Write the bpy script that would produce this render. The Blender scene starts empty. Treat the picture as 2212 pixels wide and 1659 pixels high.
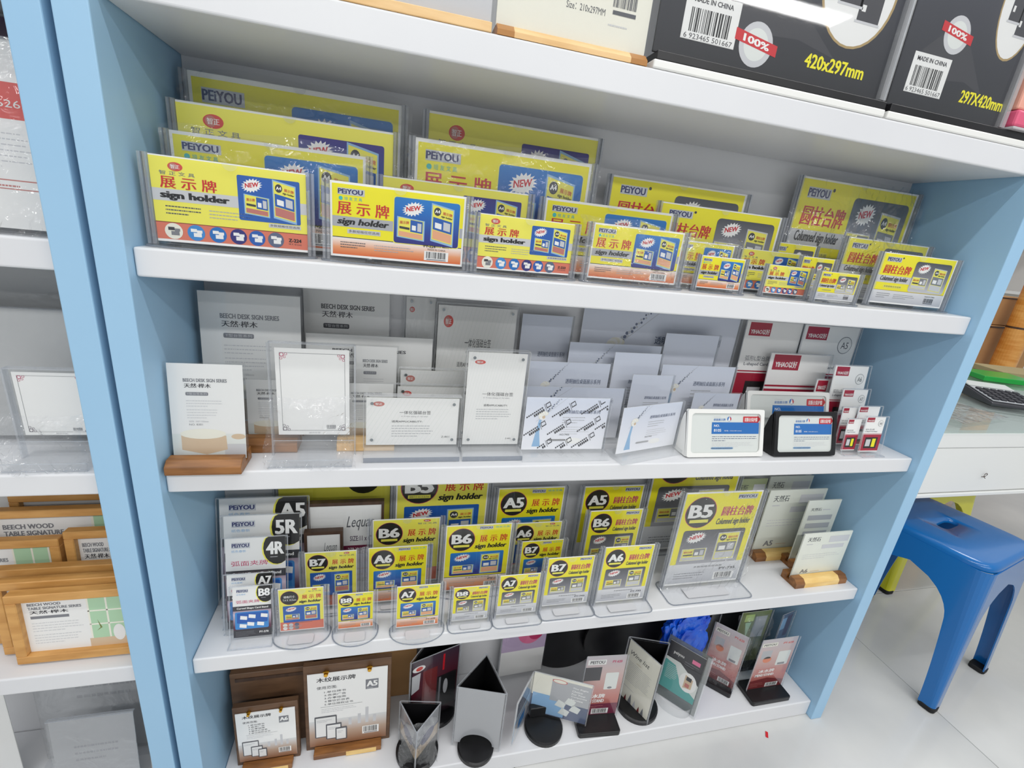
import bpy, bmesh, math, random
from mathutils import Vector, Matrix

# ------------------------------------------------------------------ camera, world, lights, exposure
SC = bpy.context.scene
COL = SC.collection
IW, IH, FPX = 2212.0, 1659.0, 1006.65           # image frame and focal length in pixels
CAM = Vector((0.30792, -0.67211, 1.13772))
YAW, PIT, ROL = -0.26497, -0.318068, -0.111071
RM = Matrix.Rotation(YAW, 3, 'Z') @ Matrix.Rotation(PIT, 3, 'X') @ Matrix.Rotation(ROL, 3, 'Y')

cam_d = bpy.data.cameras.new('camera')
cam_d.sensor_fit = 'HORIZONTAL'
cam_d.sensor_width = 36.0
cam_d.lens = FPX / IW * 36.0
cam_d.clip_start = 0.01
cam = bpy.data.objects.new('camera', cam_d)
COL.objects.link(cam)
right, fwd, up = RM.col[0], RM.col[1], RM.col[2]
m4 = Matrix.Identity(4)
for i in range(3):
    m4[i][0], m4[i][1], m4[i][2], m4[i][3] = right[i], up[i], -fwd[i], CAM[i]
cam.matrix_world = m4
SC.camera = cam

SC.view_settings.view_transform = 'Standard'
SC.view_settings.look = 'None'
SC.view_settings.gamma = 1.0
SC.view_settings.use_curve_mapping = False
SC.view_settings.exposure = -0.46
SC.cycles.transparent_max_bounces = 18
SC.cycles.max_bounces = 6
SC.cycles.diffuse_bounces = 3
SC.cycles.use_light_tree = False
SC.cycles.glossy_bounces = 3

world = bpy.data.worlds.new('shop_ambient')
SC.world = world
world.use_nodes = True
world.node_tree.nodes['Background'].inputs[0].default_value = (0.93, 0.965, 1.0, 1)
world.node_tree.nodes['Background'].inputs[1].default_value = 0.62

def tube_light(name, x, y, z, sx, sy, watts):
    d = bpy.data.lights.new(name, 'AREA')
    d.shape = 'RECTANGLE'
    d.size, d.size_y, d.energy = sx, sy, watts
    d.color = (1.0, 0.99, 0.975)
    o = bpy.data.objects.new(name, d)
    COL.objects.link(o)
    o.location = (x, y, z)
    return o
tube_light('ceiling_tube_light', 0.8, -0.60, 2.55, 4.4, 0.05, 33)
tube_light('ceiling_tube_light', 0.8, -2.30, 2.60, 4.4, 0.16, 80)
tube_light('ceiling_tube_light', 0.8, -4.20, 2.60, 4.4, 0.16, 60)
tube_light('ceiling_tube_light', 2.9, 0.70, 2.60, 1.2, 0.25, 18)

# ------------------------------------------------------------------ pixel helpers
def ray(px, py):
    return RM @ Vector(((px - IW / 2) / FPX, 1.0, -(py - IH / 2) / FPX))
def on(ax, px, py, val):
    v = ray(px, py)
    return CAM + v * ((val - CAM[ax]) / v[ax])
Z = {'A': 1.3635, '2': 1.0704, '3': 0.7626, '4': 0.4147, '5': 0.0484}   # shelf tops
EPS = 0.0004

# ------------------------------------------------------------------ materials
def lin(c):
    return tuple(((v / 255.0) / 12.92 if v / 255.0 <= 0.04045 else ((v / 255.0 + 0.055) / 1.055) ** 2.4) for v in c) + (1.0,)
MATS = {}
def mat(name, rgb=(200, 200, 200), rough=0.5, metal=0.0, spec=0.5, coat=0.0):
    if name in MATS:
        return MATS[name]
    m = bpy.data.materials.new(name)
    m.use_nodes = True
    b = m.node_tree.nodes['Principled BSDF']
    b.inputs['Base Color'].default_value = lin(rgb)
    b.inputs['Roughness'].default_value = rough
    b.inputs['Metallic'].default_value = metal
    b.inputs['Specular IOR Level'].default_value = spec
    if coat:
        b.inputs['Coat Weight'].default_value = coat
        b.inputs['Coat Roughness'].default_value = 0.06
    MATS[name] = m
    return m
def nd(m, typ, **kw):
    n = m.node_tree.nodes.new(typ)
    for k, v in kw.items():
        setattr(n, k, v)
    return n
def lk(m, a, b):
    m.node_tree.links.new(a, b)
def noisy(name, c1, c2, rough, scale, stretch=(1, 1, 1), bump=0.0, detail=4, spec=0.5, coat=0.0, lo=0.35, hi=0.65):
    """two colours mixed by noise in object space, with optional fine relief"""
    m = mat(name, c1, rough, 0, spec, coat)
    b = m.node_tree.nodes['Principled BSDF']
    tc = nd(m, 'ShaderNodeTexCoord'); mp = nd(m, 'ShaderNodeMapping')
    mp.inputs['Scale'].default_value = stretch
    nz = nd(m, 'ShaderNodeTexNoise'); nz.inputs['Scale'].default_value = scale; nz.inputs['Detail'].default_value = detail
    rp = nd(m, 'ShaderNodeValToRGB')
    rp.color_ramp.elements[0].position, rp.color_ramp.elements[1].position = lo, hi
    rp.color_ramp.elements[0].color, rp.color_ramp.elements[1].color = lin(c1), lin(c2)
    lk(m, tc.outputs['Object'], mp.inputs[0]); lk(m, mp.outputs[0], nz.inputs['Vector'])
    lk(m, nz.outputs[0], rp.inputs[0]); lk(m, rp.outputs[0], b.inputs['Base Color'])
    if bump:
        bp = nd(m, 'ShaderNodeBump'); bp.inputs['Strength'].default_value = bump; bp.inputs['Distance'].default_value = 0.002
        lk(m, nz.outputs[0], bp.inputs['Height']); lk(m, bp.outputs[0], b.inputs['Normal'])
    return m
def grad(name, stops, rough=0.45):
    """printed vertical gradient along the UV of the printed panel"""
    m = mat(name, (255, 255, 255), rough)
    b = m.node_tree.nodes['Principled BSDF']
    uv = nd(m, 'ShaderNodeUVMap'); uv.uv_map = 'UVMap'
    sp = nd(m, 'ShaderNodeSeparateXYZ'); rp = nd(m, 'ShaderNodeValToRGB')
    el = rp.color_ramp.elements
    while len(el) < len(stops):
        el.new(0.5)
    for e, (p, c) in zip(el, stops):
        e.position = p; e.color = lin(c)
    lk(m, uv.outputs[0], sp.inputs[0]); lk(m, sp.outputs['Y'], rp.inputs[0]); lk(m, rp.outputs[0], b.inputs['Base Color'])
    return m
def clear(name, tint=(0.994, 0.996, 0.997), rough=0.03, ior=1.42, body=0.0, bodycol=(235, 240, 245), crinkle=0.0, cscale=60):
    """clear plastic: straight-through transmission, Fresnel gloss, a little milky body"""
    m = bpy.data.materials.new(name); m.use_nodes = True
    nt = m.node_tree; nt.nodes.clear()
    out = nd(m, 'ShaderNodeOutputMaterial')
    tr = nd(m, 'ShaderNodeBsdfTransparent'); tr.inputs[0].default_value = tint + (1,)
    gl = nd(m, 'ShaderNodeBsdfGlossy'); gl.inputs['Roughness'].default_value = rough
    fr = nd(m, 'ShaderNodeLayerWeight'); fr.inputs['Blend'].default_value = 0.5
    pw = nd(m, 'ShaderNodeMath', operation='POWER'); pw.inputs[1].default_value = 4.0
    ma = nd(m, 'ShaderNodeMath', operation='MULTIPLY_ADD'); ma.use_clamp = True
    f0 = ((ior - 1) / (ior + 1)) ** 2
    ma.inputs[1].default_value = 0.7; ma.inputs[2].default_value = f0
    lk(m, fr.outputs['Facing'], pw.inputs[0]); lk(m, pw.outputs[0], ma.inputs[0])
    mx = nd(m, 'ShaderNodeMixShader')
    base = tr.outputs[0]
    if body:
        df = nd(m, 'ShaderNodeBsdfDiffuse'); df.inputs[0].default_value = lin(bodycol)
        m2 = nd(m, 'ShaderNodeMixShader'); m2.inputs[0].default_value = body
        lk(m, tr.outputs[0], m2.inputs[1]); lk(m, df.outputs[0], m2.inputs[2]); base = m2.outputs[0]
    lk(m, ma.outputs[0], mx.inputs[0]); lk(m, base, mx.inputs[1]); lk(m, gl.outputs[0], mx.inputs[2])
    if crinkle:
        tc = nd(m, 'ShaderNodeTexCoord'); nz = nd(m, 'ShaderNodeTexNoise')
        nz.inputs['Scale'].default_value = cscale; nz.inputs['Detail'].default_value = 3; nz.inputs['Distortion'].default_value = 1.2
        bp = nd(m, 'ShaderNodeBump'); bp.inputs['Strength'].default_value = crinkle; bp.inputs['Distance'].default_value = 0.01
        lk(m, tc.outputs['Object'], nz.inputs['Vector']); lk(m, nz.outputs[0], bp.inputs['Height'])
        lk(m, bp.outputs[0], gl.inputs['Normal']); lk(m, bp.outputs[0], fr.inputs['Normal'])
    lk(m, mx.outputs[0], out.inputs[0])
    MATS[name] = m
    return m

noisy('white_laminate', (223, 224, 227), (229, 230, 232), 0.32, 3.0)
noisy('blue_laminate', (156, 197, 228), (162, 202, 231), 0.42, 2.5, spec=0.4)
mat('gap_dark', (20, 50, 80), 0.8)
clear('acrylic')
clear('acrylic_rail', (0.92, 0.935, 0.95), 0.05, 1.5, 0.20, (238, 240, 245))
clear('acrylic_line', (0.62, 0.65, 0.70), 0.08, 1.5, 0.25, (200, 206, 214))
clear('acrylic_base', (0.985, 0.988, 0.992), 0.04, 1.4, 0.06, (245, 247, 250))
clear('acrylic_slab', (0.975, 0.98, 0.985), 0.03, 1.45, 0.22, (246, 248, 250))
clear('acrylic_smoke', (0.62, 0.66, 0.66), 0.08, 1.5, 0.35, (150, 156, 152))
clear('film', (0.985, 0.988, 0.99), 0.06, 1.55, 0.035, (246, 247, 250), 0.8, 26)
clear('film_grey', (0.92, 0.925, 0.93), 0.14, 1.45, 0.13, (220, 222, 224), 0.9, 22)
clear('table_glass', (0.90, 0.94, 0.93), 0.03, 1.5, 0.10, (225, 232, 230))
INK = {}
for n, c in dict(white=(246, 246, 244), paper=(238, 238, 236), yellow=(246, 236, 26), pale=(243, 236, 92), grey=(176, 178, 184), midgrey=(128, 130, 136),
                 lgrey=(206, 207, 210), black=(22, 22, 24), dark=(58, 58, 64), red=(206, 28, 40), magenta=(196, 40, 100), navy=(40, 46, 104), cyan=(60, 190, 190),
                 blue=(28, 92, 178), deep=(44, 42, 120), salmon=(222, 122, 98), pink=(230, 120, 160), crimson=(168, 18, 52), softred=(214, 74, 66), tblue=(24, 112, 190),
                 slate=(92, 104, 132), purple=(78, 50, 84), text=(88, 90, 96), soft=(178, 180, 184), cream=(240, 238, 224), mint=(178, 214, 178),
                 beige=(214, 190, 160), brownish=(150, 104, 66), teal=(98, 176, 172), plum=(116, 24, 60), sky=(60, 140, 210), olive=(120, 130, 70),
                 lilac=(196, 176, 206), orange=(226, 120, 70), lime=(190, 214, 120), maroon=(120, 30, 34), rose=(196, 120, 112), goldline=(176, 150, 100),
                 logogrey=(198, 202, 208), peach=(236, 172, 132), skyblue=(150, 190, 226), milk=(226, 230, 226)).items():
    INK[n] = mat('ink_' + n, c, 0.42)
grad('ink_blue_fade', [(0.0, (36, 34, 124)), (0.25, (28, 62, 152)), (0.7, (18, 108, 190)), (1.0, (22, 124, 204))])
grad('ink_purple_fade', [(0.0, (34, 64, 150)), (0.5, (34, 74, 160)), (1.0, (52, 40, 130))])
grad('ink_orange_fade', [(0.0, (224, 106, 44)), (0.45, (236, 160, 110)), (1.0, (250, 240, 232))])
grad('ink_grey_fade', [(0.0, (206, 206, 210)), (0.4, (140, 140, 148)), (1.0, (74, 76, 84))])
grad('ink_silver_fade', [(0.0, (190, 192, 198)), (1.0, (226, 227, 230))])
grad('ink_ice_fade', [(0.0, (246, 247, 251)), (0.5, (232, 235, 245)), (1.0, (216, 223, 238))])
grad('ink_violet_fade', [(0.0, (40, 32, 44)), (0.35, (96, 50, 74)), (0.75, (206, 190, 206)), (1.0, (120, 90, 110))])
grad('ink_table_fade', [(0.0, (150, 104, 74)), (0.5, (186, 160, 140)), (1.0, (224, 226, 226))])
grad('ink_ice_stand', [(0.0, (150, 40, 44)), (0.3, (196, 120, 110)), (0.7, (206, 180, 176)), (1.0, (196, 190, 196))])
grad('ink_dark_photo', [(0.0, (30, 22, 30)), (0.5, (96, 22, 40)), (1.0, (58, 44, 60))])
grad('ink_folder', [(0.0, (26, 28, 34)), (0.45, (52, 54, 66)), (1.0, (74, 70, 92))])
for n in ('blue_fade', 'purple_fade', 'orange_fade', 'grey_fade', 'silver_fade', 'ice_fade', 'violet_fade', 'table_fade', 'ice_stand', 'dark_photo', 'folder'):
    INK[n] = MATS['ink_' + n]
noisy('walnut', (116, 74, 36), (158, 106, 56), 0.38, 9, (1.5, 10, 10), 0.15)
noisy('beech', (226, 182, 122), (242, 204, 148), 0.42, 8, (1.5, 10, 10), 0.1)
noisy('frame_wood', (194, 140, 74), (216, 164, 96), 0.45, 8, (2, 9, 9), 0.1)
noisy('light_pine', (232, 190, 112), (244, 210, 140), 0.4, 9, (2, 8, 8))
noisy('brown_board', (92, 66, 46), (112, 82, 58), 0.55, 7, (2, 8, 8), 0.1)
noisy('brown_dark', (62, 44, 34), (80, 58, 44), 0.5, 8, (8, 2, 2), 0.1)
noisy('kraft', (176, 132, 84), (190, 146, 98), 0.75, 5)
noisy('stone_sheet', (222, 226, 214), (232, 235, 226), 0.35, 6, spec=0.6)
mat('stone_green', (170, 180, 140), 0.35)
noisy('black_plastic', (16, 16, 18), (26, 26, 29), 0.35, 20, bump=0.05)
mat('white_plastic', (240, 240, 236), 0.3, 0, 0.5, 0.2)
mat('gold', (220, 168, 60), 0.22, 1.0)
mat('magnet', (150, 156, 160), 0.25, 1.0)
mat('rubber', (18, 18, 20), 0.7)
mat('stool_blue', (12, 106, 178), 0.2, 0, 0.5, 0.3)
mat('stool_yellow', (214, 210, 20), 0.25, 0, 0.5, 0.5)
noisy('blue_foil', (8, 58, 196), (36, 112, 236), 0.16, 18, bump=1.0)
mat('desk_white', (240, 241, 238), 0.28, 0, 0.5, 0.2)
mat('calc_body', (58, 58, 64), 0.35)
mat('calc_face', (196, 198, 202), 0.25)
mat('calc_key', (40, 40, 48), 0.4)
mat('green_plastic', (24, 160, 60), 0.3)
noisy('bamboo', (214, 142, 60), (232, 170, 92), 0.35, 6, (2, 2, 12))
# glossy marble tile with soft veins
mt = noisy('floor_tile', (198, 199, 198), (222, 222, 219), 0.12, 2.2, (1, 1, 1), 0.0, 8, 0.5, lo=0.3, hi=0.7)
mat('grout', (120, 120, 116), 0.8)

# ------------------------------------------------------------------ mesh builder
class MB:
    def __init__(self):
        self.v, self.f, self.m, self.uv = [], [], [], []
    def face(self, pts, k=0, uv=None):
        i = len(self.v)
        self.v += [tuple(p) for p in pts]
        self.f.append(tuple(range(i, i + len(pts)))); self.m.append(k); self.uv.append(uv)
    def box(self, x0, x1, y0, y1, z0, z1, k=0):
        i = len(self.v)
        self.v += [(x0, y0, z0), (x1, y0, z0), (x1, y1, z0), (x0, y1, z0), (x0, y0, z1), (x1, y0, z1), (x1, y1, z1), (x0, y1, z1)]
        for q in ((0, 3, 2, 1), (4, 5, 6, 7), (0, 1, 5, 4), (1, 2, 6, 5), (2, 3, 7, 6), (3, 0, 4, 7)):
            self.f.append(tuple(i + j for j in q)); self.m.append(k); self.uv.append(None)
        return self
    def prism(self, poly, a0, a1, axis='z', k=0):
        """extrude a 2D polygon (counter-clockwise) along an axis"""
        n = len(poly); i = len(self.v)
        def P(p, a):
            return {'z': (p[0], p[1], a), 'y': (p[0], a, p[1]), 'x': (a, p[0], p[1])}[axis]
        self.v += [P(p, a0) for p in poly] + [P(p, a1) for p in poly]
        self.f.append(tuple(range(i + n - 1, i - 1, -1))); self.f.append(tuple(range(i + n, i + 2 * n)))
        self.m += [k, k]; self.uv += [None, None]
        for j in range(n):
            q = (j + 1) % n
            self.f.append((i + j, i + q, i + n + q, i + n + j)); self.m.append(k); self.uv.append(None)
        return self
    def cyl(self, c, r, z0, z1, n=24, k=0, r2=None, axis='z'):
        r2 = r if r2 is None else r2; i = len(self.v)
        def P(x, y, z):
            return {'z': (c[0] + x, c[1] + y, z), 'y': (c[0] + x, z, c[1] + y), 'x': (z, c[0] + x, c[1] + y)}[axis]
        for (rr, zz) in ((r, z0), (r2, z1)):
            self.v += [P(rr * math.cos(2 * math.pi * j / n), rr * math.sin(2 * math.pi * j / n), zz) for j in range(n)]
        self.f.append(tuple(range(i + n - 1, i - 1, -1))); self.f.append(tuple(range(i + n, i + 2 * n)))
        self.m += [k, k]; self.uv += [None, None]
        for j in range(n):
            q = (j + 1) % n
            self.f.append((i + j, i + q, i + n + q, i + n + j)); self.m.append(k); self.uv.append(None)
        return self
    def tube(self, pts, r, n=8, k=0):
        pts = [Vector(p) for p in pts]; rings = []
        for j, p in enumerate(pts):
            d = (pts[min(j + 1, len(pts) - 1)] - pts[max(j - 1, 0)]).normalized()
            s = d.cross(Vector((0, 0, 1)) if abs(d.z) < 0.9 else Vector((1, 0, 0))).normalized(); t = d.cross(s)
            rr = r[j] if isinstance(r, (list, tuple)) else r
            i = len(self.v); rings.append(i)
            self.v += [tuple(p + (s * math.cos(2 * math.pi * q / n) + t * math.sin(2 * math.pi * q / n)) * rr) for q in range(n)]
        for a, b in zip(rings, rings[1:]):
            for q in range(n):
                self.f.append((a + q, a + (q + 1) % n, b + (q + 1) % n, b + q)); self.m.append(k); self.uv.append(None)
        self.f.append(tuple(range(rings[0] + n - 1, rings[0] - 1, -1))); self.f.append(tuple(range(rings[-1], rings[-1] + n)))
        self.m += [k, k]; self.uv += [None, None]
        return self
    def build(self, name, mats, parent=None, M=None, bevel=0.0, seg=2, smooth=False, fix=False):
        me = bpy.data.meshes.new(name)
        vs = [tuple(M @ Vector(p)) for p in self.v] if M is not None else self.v
        me.from_pydata(vs, [], self.f)
        if not isinstance(mats, (list, tuple)):
            mats = [mats]
        for q in mats:
            me.materials.append(MATS[q] if isinstance(q, str) and q in MATS else (INK[q] if isinstance(q, str) else q))
        me.polygons.foreach_set('material_index', self.m)
        if any(u is not None for u in self.uv):
            ul = me.uv_layers.new(name='UVMap')
            for p, u in zip(me.polygons, self.uv):
                if u is not None:
                    for li, c in zip(p.loop_indices, u):
                        ul.data[li].uv = c
        if bevel or fix:
            bm = bmesh.new(); bm.from_mesh(me)
            bmesh.ops.remove_doubles(bm, verts=bm.verts, dist=1e-5)
            bmesh.ops.recalc_face_normals(bm, faces=bm.faces)
            if bevel:
                bmesh.ops.bevel(bm, geom=[e for e in bm.edges if len(e.link_faces) == 2 and e.calc_face_angle(0) > 0.5], offset=bevel, segments=seg, profile=0.5, affect='EDGES')
            bm.to_mesh(me); bm.free()
        if smooth:
            me.polygons.foreach_set('use_smooth', [True] * len(me.polygons))
        me.update()
        o = bpy.data.objects.new(name, me)
        COL.objects.link(o)
        if parent is not None:
            o.parent = parent
        return o
def tag(o, label, cat, group=None, kind=None):
    if label: o['label'] = label
    if cat: o['category'] = cat
    if group: o['group'] = group
    if kind: o['kind'] = kind
    return o
def empty(name, loc, rz=0.0, label=None, cat=None, group=None):
    o = bpy.data.objects.new(name, None)
    o.empty_display_size = 0.02
    COL.objects.link(o)
    o.location = loc; o.rotation_euler = (0, 0, rz)
    return tag(o, label, cat, group)
def lean_m(deg, at=(0, 0, 0)):
    """tip backwards (away from the shop) about the local x axis"""
    a = Matrix.Translation(Vector(at))
    return a @ Matrix.Rotation(-math.radians(deg), 4, 'X') @ a.inverted()

# ------------------------------------------------------------------ the setting
FX, FY, TS = 1.795, 0.356, 1.2
fl = MB(); fl.box(-3.2, 5.2, -3.0, 4.4, -0.03, -0.0015)
floor = fl.build('floor', 'grout'); floor['kind'] = 'structure'
tb = MB(); g = 0.0009
tb.box(g, TS - g, g, TS - g, -0.012, 0.0)
tile0 = tb.build('floor_tile', 'floor_tile', floor, bevel=0.0008, seg=1)
first = True
for ix in range(-4, 3):
    for iy in range(-3, 3):
        t = tile0 if first else tile0.copy()
        if not first:
            COL.objects.link(t); t.parent = floor
        first = False
        t.location = (FX + ix * TS, FY + iy * TS, 0)
wb = MB(); wb.box(-3.2, 5.2, 3.0, 3.1, 0, 2.8)
tag(wb.build('wall_back', mat('wall_paint', (226, 224, 220), 0.7)), None, None, None, 'structure')

def shelving(name, x0, x1, label, levels):
    r = empty(name, ((x0 + x1) / 2, 0.1, 0), 0, label, 'shelf unit')
    cx = (x0 + x1) / 2; T = 0.033
    for s in (x0 - T, x1):
        b = MB(); b.box(s - cx, s + T - cx, -0.115, 0.128, 0, 2.05)
        b.build('side_panel', 'blue_laminate', r, bevel=0.0016, seg=2)
    b = MB(); b.box(x0 - cx + 0.0005, x1 - cx - 0.0005, 0.1085, 0.126, 0.002, 2.05)
    b.build('back_panel', 'white_laminate', r)
    for zt, th in levels:
        b = MB(); b.box(x0 - cx + 0.0006, x1 - cx - 0.0006, -0.1, 0.108, zt - th, zt)
        b.build('shelf_board', 'white_laminate', r, bevel=0.0028, seg=3)
    return r
LEV = [(Z['A'], 0.0388), (Z['2'], 0.0355), (Z['3'], 0.0325), (Z['4'], 0.0316), (Z['5'], 0.0479)]
shelving('shelving_unit', 0.0, 1.4, 'light blue shelf unit with white shelves full of sign holders, filling the picture', LEV)
shelving('shelving_unit', -1.475, -0.0745, 'neighbouring light blue shelf unit cut off by the left picture edge', LEV)
# ------------------------------------------------------------------ flat print (lettering and pictures on cards)
TEXT = {}
def glyphs(s, bold=0.0, shear=0.0, res=2):
    k = (s, bold, shear)
    if k not in TEXT:
        c = bpy.data.curves.new('lettering', 'FONT')
        c.body = s; c.size = 1; c.resolution_u = res; c.offset = bold; c.shear = shear
        o = bpy.data.objects.new('lettering', c)
        me = bpy.data.meshes.new_from_object(o)
        vs = [(v.co.x, v.co.y) for v in me.vertices]; fs = [tuple(p.vertices) for p in me.polygons]
        bpy.data.objects.remove(o); bpy.data.curves.remove(c); bpy.data.meshes.remove(me)
        xs = [a for a, _ in vs] or [0, 1]; ys = [b for _, b in vs] or [0, 1]
        x0, x1, y0, y1 = min(xs), max(xs), min(ys), max(ys)
        TEXT[k] = ([((a - x0) / max(x1 - x0, 1e-6), (b - y0) / max(y1 - y0, 1e-6)) for a, b in vs], fs)
    return TEXT[k]
LAY = 0.00011
class Print:
    """a card of w x h with its lower left corner at (x0, z0); artwork is laid out in fractions of the card"""
    def __init__(self, w, h, x0=None, z0=0.0, y=0.0, thick=0.0008, back='white', front='white'):
        self.w, self.h, self.x0, self.z0, self.y = w, h, (-w / 2 if x0 is None else x0), z0, y
        self.mb = MB(); self.mats = []; self.rnd = random.Random(int(w * 1e5) + int(h * 1e5))
        X0, X1 = self.x0, self.x0 + w
        self.mb.box(X0, X1, y + 0.0001, y + thick, z0, z0 + h, self.mi(back))
        self.poly([(0, 0), (1, 0), (1, 1), (0, 1)], front, 0)
    def mi(self, n):
        if n not in self.mats: self.mats.append(n)
        return self.mats.index(n)
    def P(self, u, v, lay):
        return (self.x0 + u * self.w, self.y - lay * LAY, self.z0 + v * self.h)
    def poly(self, pts, m, lay, uv=None):
        pts = [(min(max(a, 0.0), 1.0), min(max(b, 0.0), 1.0)) for a, b in pts]
        us = [p[0] for p in pts]; vs = [p[1] for p in pts]
        a, b, c, d = min(us), max(us), min(vs), max(vs)
        self.mb.face([self.P(u, v, lay) for u, v in pts], self.mi(m), uv or [((u - a) / max(b - a, 1e-6), (v - c) / max(d - c, 1e-6)) for u, v in pts])
    def rect(self, u0, v0, u1, v1, m, lay=1, r=0.0):
        if not r:
            return self.poly([(u0, v0), (u1, v0), (u1, v1), (u0, v1)], m, lay)
        rx, ry = r, r * self.w / self.h; pts = []
        for (cx, cy, a0) in ((u1 - rx, v0 + ry, -90), (u1 - rx, v1 - ry, 0), (u0 + rx, v1 - ry, 90), (u0 + rx, v0 + ry, 180)):
            for j in range(4):
                a = math.radians(a0 + 30 * j); pts.append((cx + rx * math.cos(a), cy + ry * math.sin(a)))
        self.poly(pts, m, lay)
    def oval(self, cu, cv, ru, rv, m, lay=2, n=20):
        self.poly([(cu + ru * math.cos(2 * math.pi * j / n), cv + rv * math.sin(2 * math.pi * j / n)) for j in range(n)], m, lay)
    def circ(self, cu, cv, ru, m, lay=2, n=20):
        self.oval(cu, cv, ru, ru * self.w / self.h, m, lay, n)
    def star(self, cu, cv, ru, rv, m, lay=2, n=18, tilt=0.18):
        pts = []
        for j in range(2 * n):
            q = 1.0 if j % 2 == 0 else 0.72
            a = math.pi * j / n
            pts.append((cu + ru * q * math.cos(a), cv + rv * q * math.sin(a) + tilt * ru * q * math.cos(a) * self.w / self.h))
        for j in range(0, 2 * n):
            self.mb.face([self.P(cu, cv, lay), self.P(*pts[j], lay), self.P(*pts[(j + 1) % (2 * n)], lay)], self.mi(m), [(0, 0)] * 3)
    def text(self, s, u0, v0, u1, v1, m='black', lay=4, bold=0.0, shear=0.0, tilt=0.0):
        cjk = any(ord(c) > 0x2E80 for c in s); k = self.mi(m); W, Hh = u1 - u0, v1 - v0
        vs, fs = glyphs(s, 0.0 if cjk else min(bold, 0.016), shear)
        em = W / max(1.0, len(s) * (1.0 if cjk else 0.58)); d = em * bold * (1.5 if cjk else 0.9)     # heavier face: the same lettering set twice, a hair apart
        for q, du in enumerate((-d, d) if bold >= 0.008 else (0.0,)):
            i = len(self.mb.v)
            self.mb.v += [self.P(u0 + a * W + du, v0 + b * Hh + tilt * a * W * self.w / self.h, lay + q * 0.2) for a, b in vs]
            for f in fs:
                self.mb.f.append(tuple(i + j for j in f)); self.mb.m.append(k); self.mb.uv.append(None)
    def words(self, u0, v1, u1, n, step, m='text', lay=3, th=0.45, seed=1, last=0.6):
        th *= 0.6; m = {'dark': 'text', 'text': 'soft', 'soft': 'lgrey'}.get(m, m)
        """lines of print too small to read: word-long dashes"""
        rd = random.Random(seed)
        for j in range(n):
            v = v1 - step * (j + 1); end = u0 + (u1 - u0) * (last if j == n - 1 else rd.uniform(0.86, 1.0)); u = u0
            while u < end:
                L = (u1 - u0) * rd.uniform(0.02, 0.08); e = min(u + L, end)
                self.rect(u, v, e, v + step * th, m, lay); u = e + (u1 - u0) * 0.014
    def barcode(self, u0, v0, u1, v1, lay=3, plate=True, m='black'):
        if plate: self.rect(u0, v0, u1, v1, 'white', lay)
        rd = random.Random(7); W = u1 - u0; u = u0 + W * 0.08
        while u < u1 - W * 0.1:
            b = W * rd.choice((0.012, 0.02, 0.035)); self.rect(u, v0 + (v1 - v0) * 0.24, u + b, v1 - (v1 - v0) * 0.08, m, lay + 1); u += b + W * rd.choice((0.014, 0.022, 0.03))
        self.rect(u0 + W * 0.1, v0 + (v1 - v0) * 0.06, u1 - W * 0.1, v0 + (v1 - v0) * 0.16, 'midgrey' if m == 'black' else m, lay + 1)
    def build(self, name, parent, M=None):
        return self.mb.build(name, self.mats, parent, M)

def mini(p, u0, v0, u1, v1, theme, port, lay=3, skew=-0.12):
    """small picture of a sign holder inside the printed panel"""
    W, H = u1 - u0, v1 - v0
    def q(a, b):
        return (u0 + a * W, v0 + b * H + skew * a * H)
    def r(a0, b0, a1, b1, m, l):
        p.poly([q(a0, b0), q(a1, b0), q(a1, b1), q(a0, b1)], m, l)
    r(-0.05, -0.06, 1.05, 1.04, 'skyblue' if theme != 'c' else 'lgrey', lay)
    r(0, 0, 1, 1, 'pale', lay + 1)
    pm, bm = {'p': ('blue', 'peach'), 'z': ('blue', 'rose'), 'c': ('midgrey', 'lgrey')}[theme]
    if port:
        r(0.04, 0.30, 0.96, 0.66, pm, lay + 2); r(0.04, 0.03, 0.96, 0.28, bm, lay + 2)
        r(0.14, 0.36, 0.46, 0.52, 'white', lay + 3); r(0.55, 0.36, 0.88, 0.60, 'lgrey', lay + 3)
        p.oval(*q(0.24, 0.84), 0.17 * W, 0.12 * H, 'dark', lay + 2, 14)
        p.text('A4', q(0.12, 0)[0], q(0.24, 0.80)[1], q(0.36, 0)[0], q(0.24, 0.89)[1], 'white', lay + 3, 0.03)
        a = q(0.50, 0.80); b = q(0.95, 0.80)
        p.text('圆柱台牌' if theme == 'c' else '展示牌', a[0], a[1], b[0], a[1] + 0.09 * H, 'red', lay + 3, 0.01, 0, skew * H / W * p.h / p.w * 0.9)
        a = q(0.42, 0.70)
        p.text('sign holder', a[0], a[1], q(0.97, 0)[0], a[1] + 0.075 * H, 'black', lay + 3, 0.03, 0.2, skew * H / W * p.h / p.w * 0.9)
    else:
        r(0.48, 0.34, 0.97, 0.97, pm, lay + 2); r(0.03, 0.03, 0.97, 0.28, bm, lay + 2)
        r(0.54, 0.44, 0.70, 0.70, 'white', lay + 3); r(0.76, 0.42, 0.92, 0.86, 'lgrey', lay + 3)
        a = q(0.06, 0.66); p.text('圆柱台牌' if theme == 'c' else '展示牌', a[0], a[1], q(0.42, 0)[0], a[1] + 0.17 * H, 'red', lay + 3, 0.01)
        r(0.05, 0.42, 0.45, 0.54, 'dark', lay + 3)
def new_star(p, cu, cv, ru, rv, lay=3):
    p.star(cu, cv, ru, rv, 'white', lay)
    p.text('NEW', cu - ru * 0.62, cv - rv * 0.42, cu + ru * 0.62, cv + rv * 0.22, 'red', lay + 1, 0.02, 0.0, 0.2)
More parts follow.
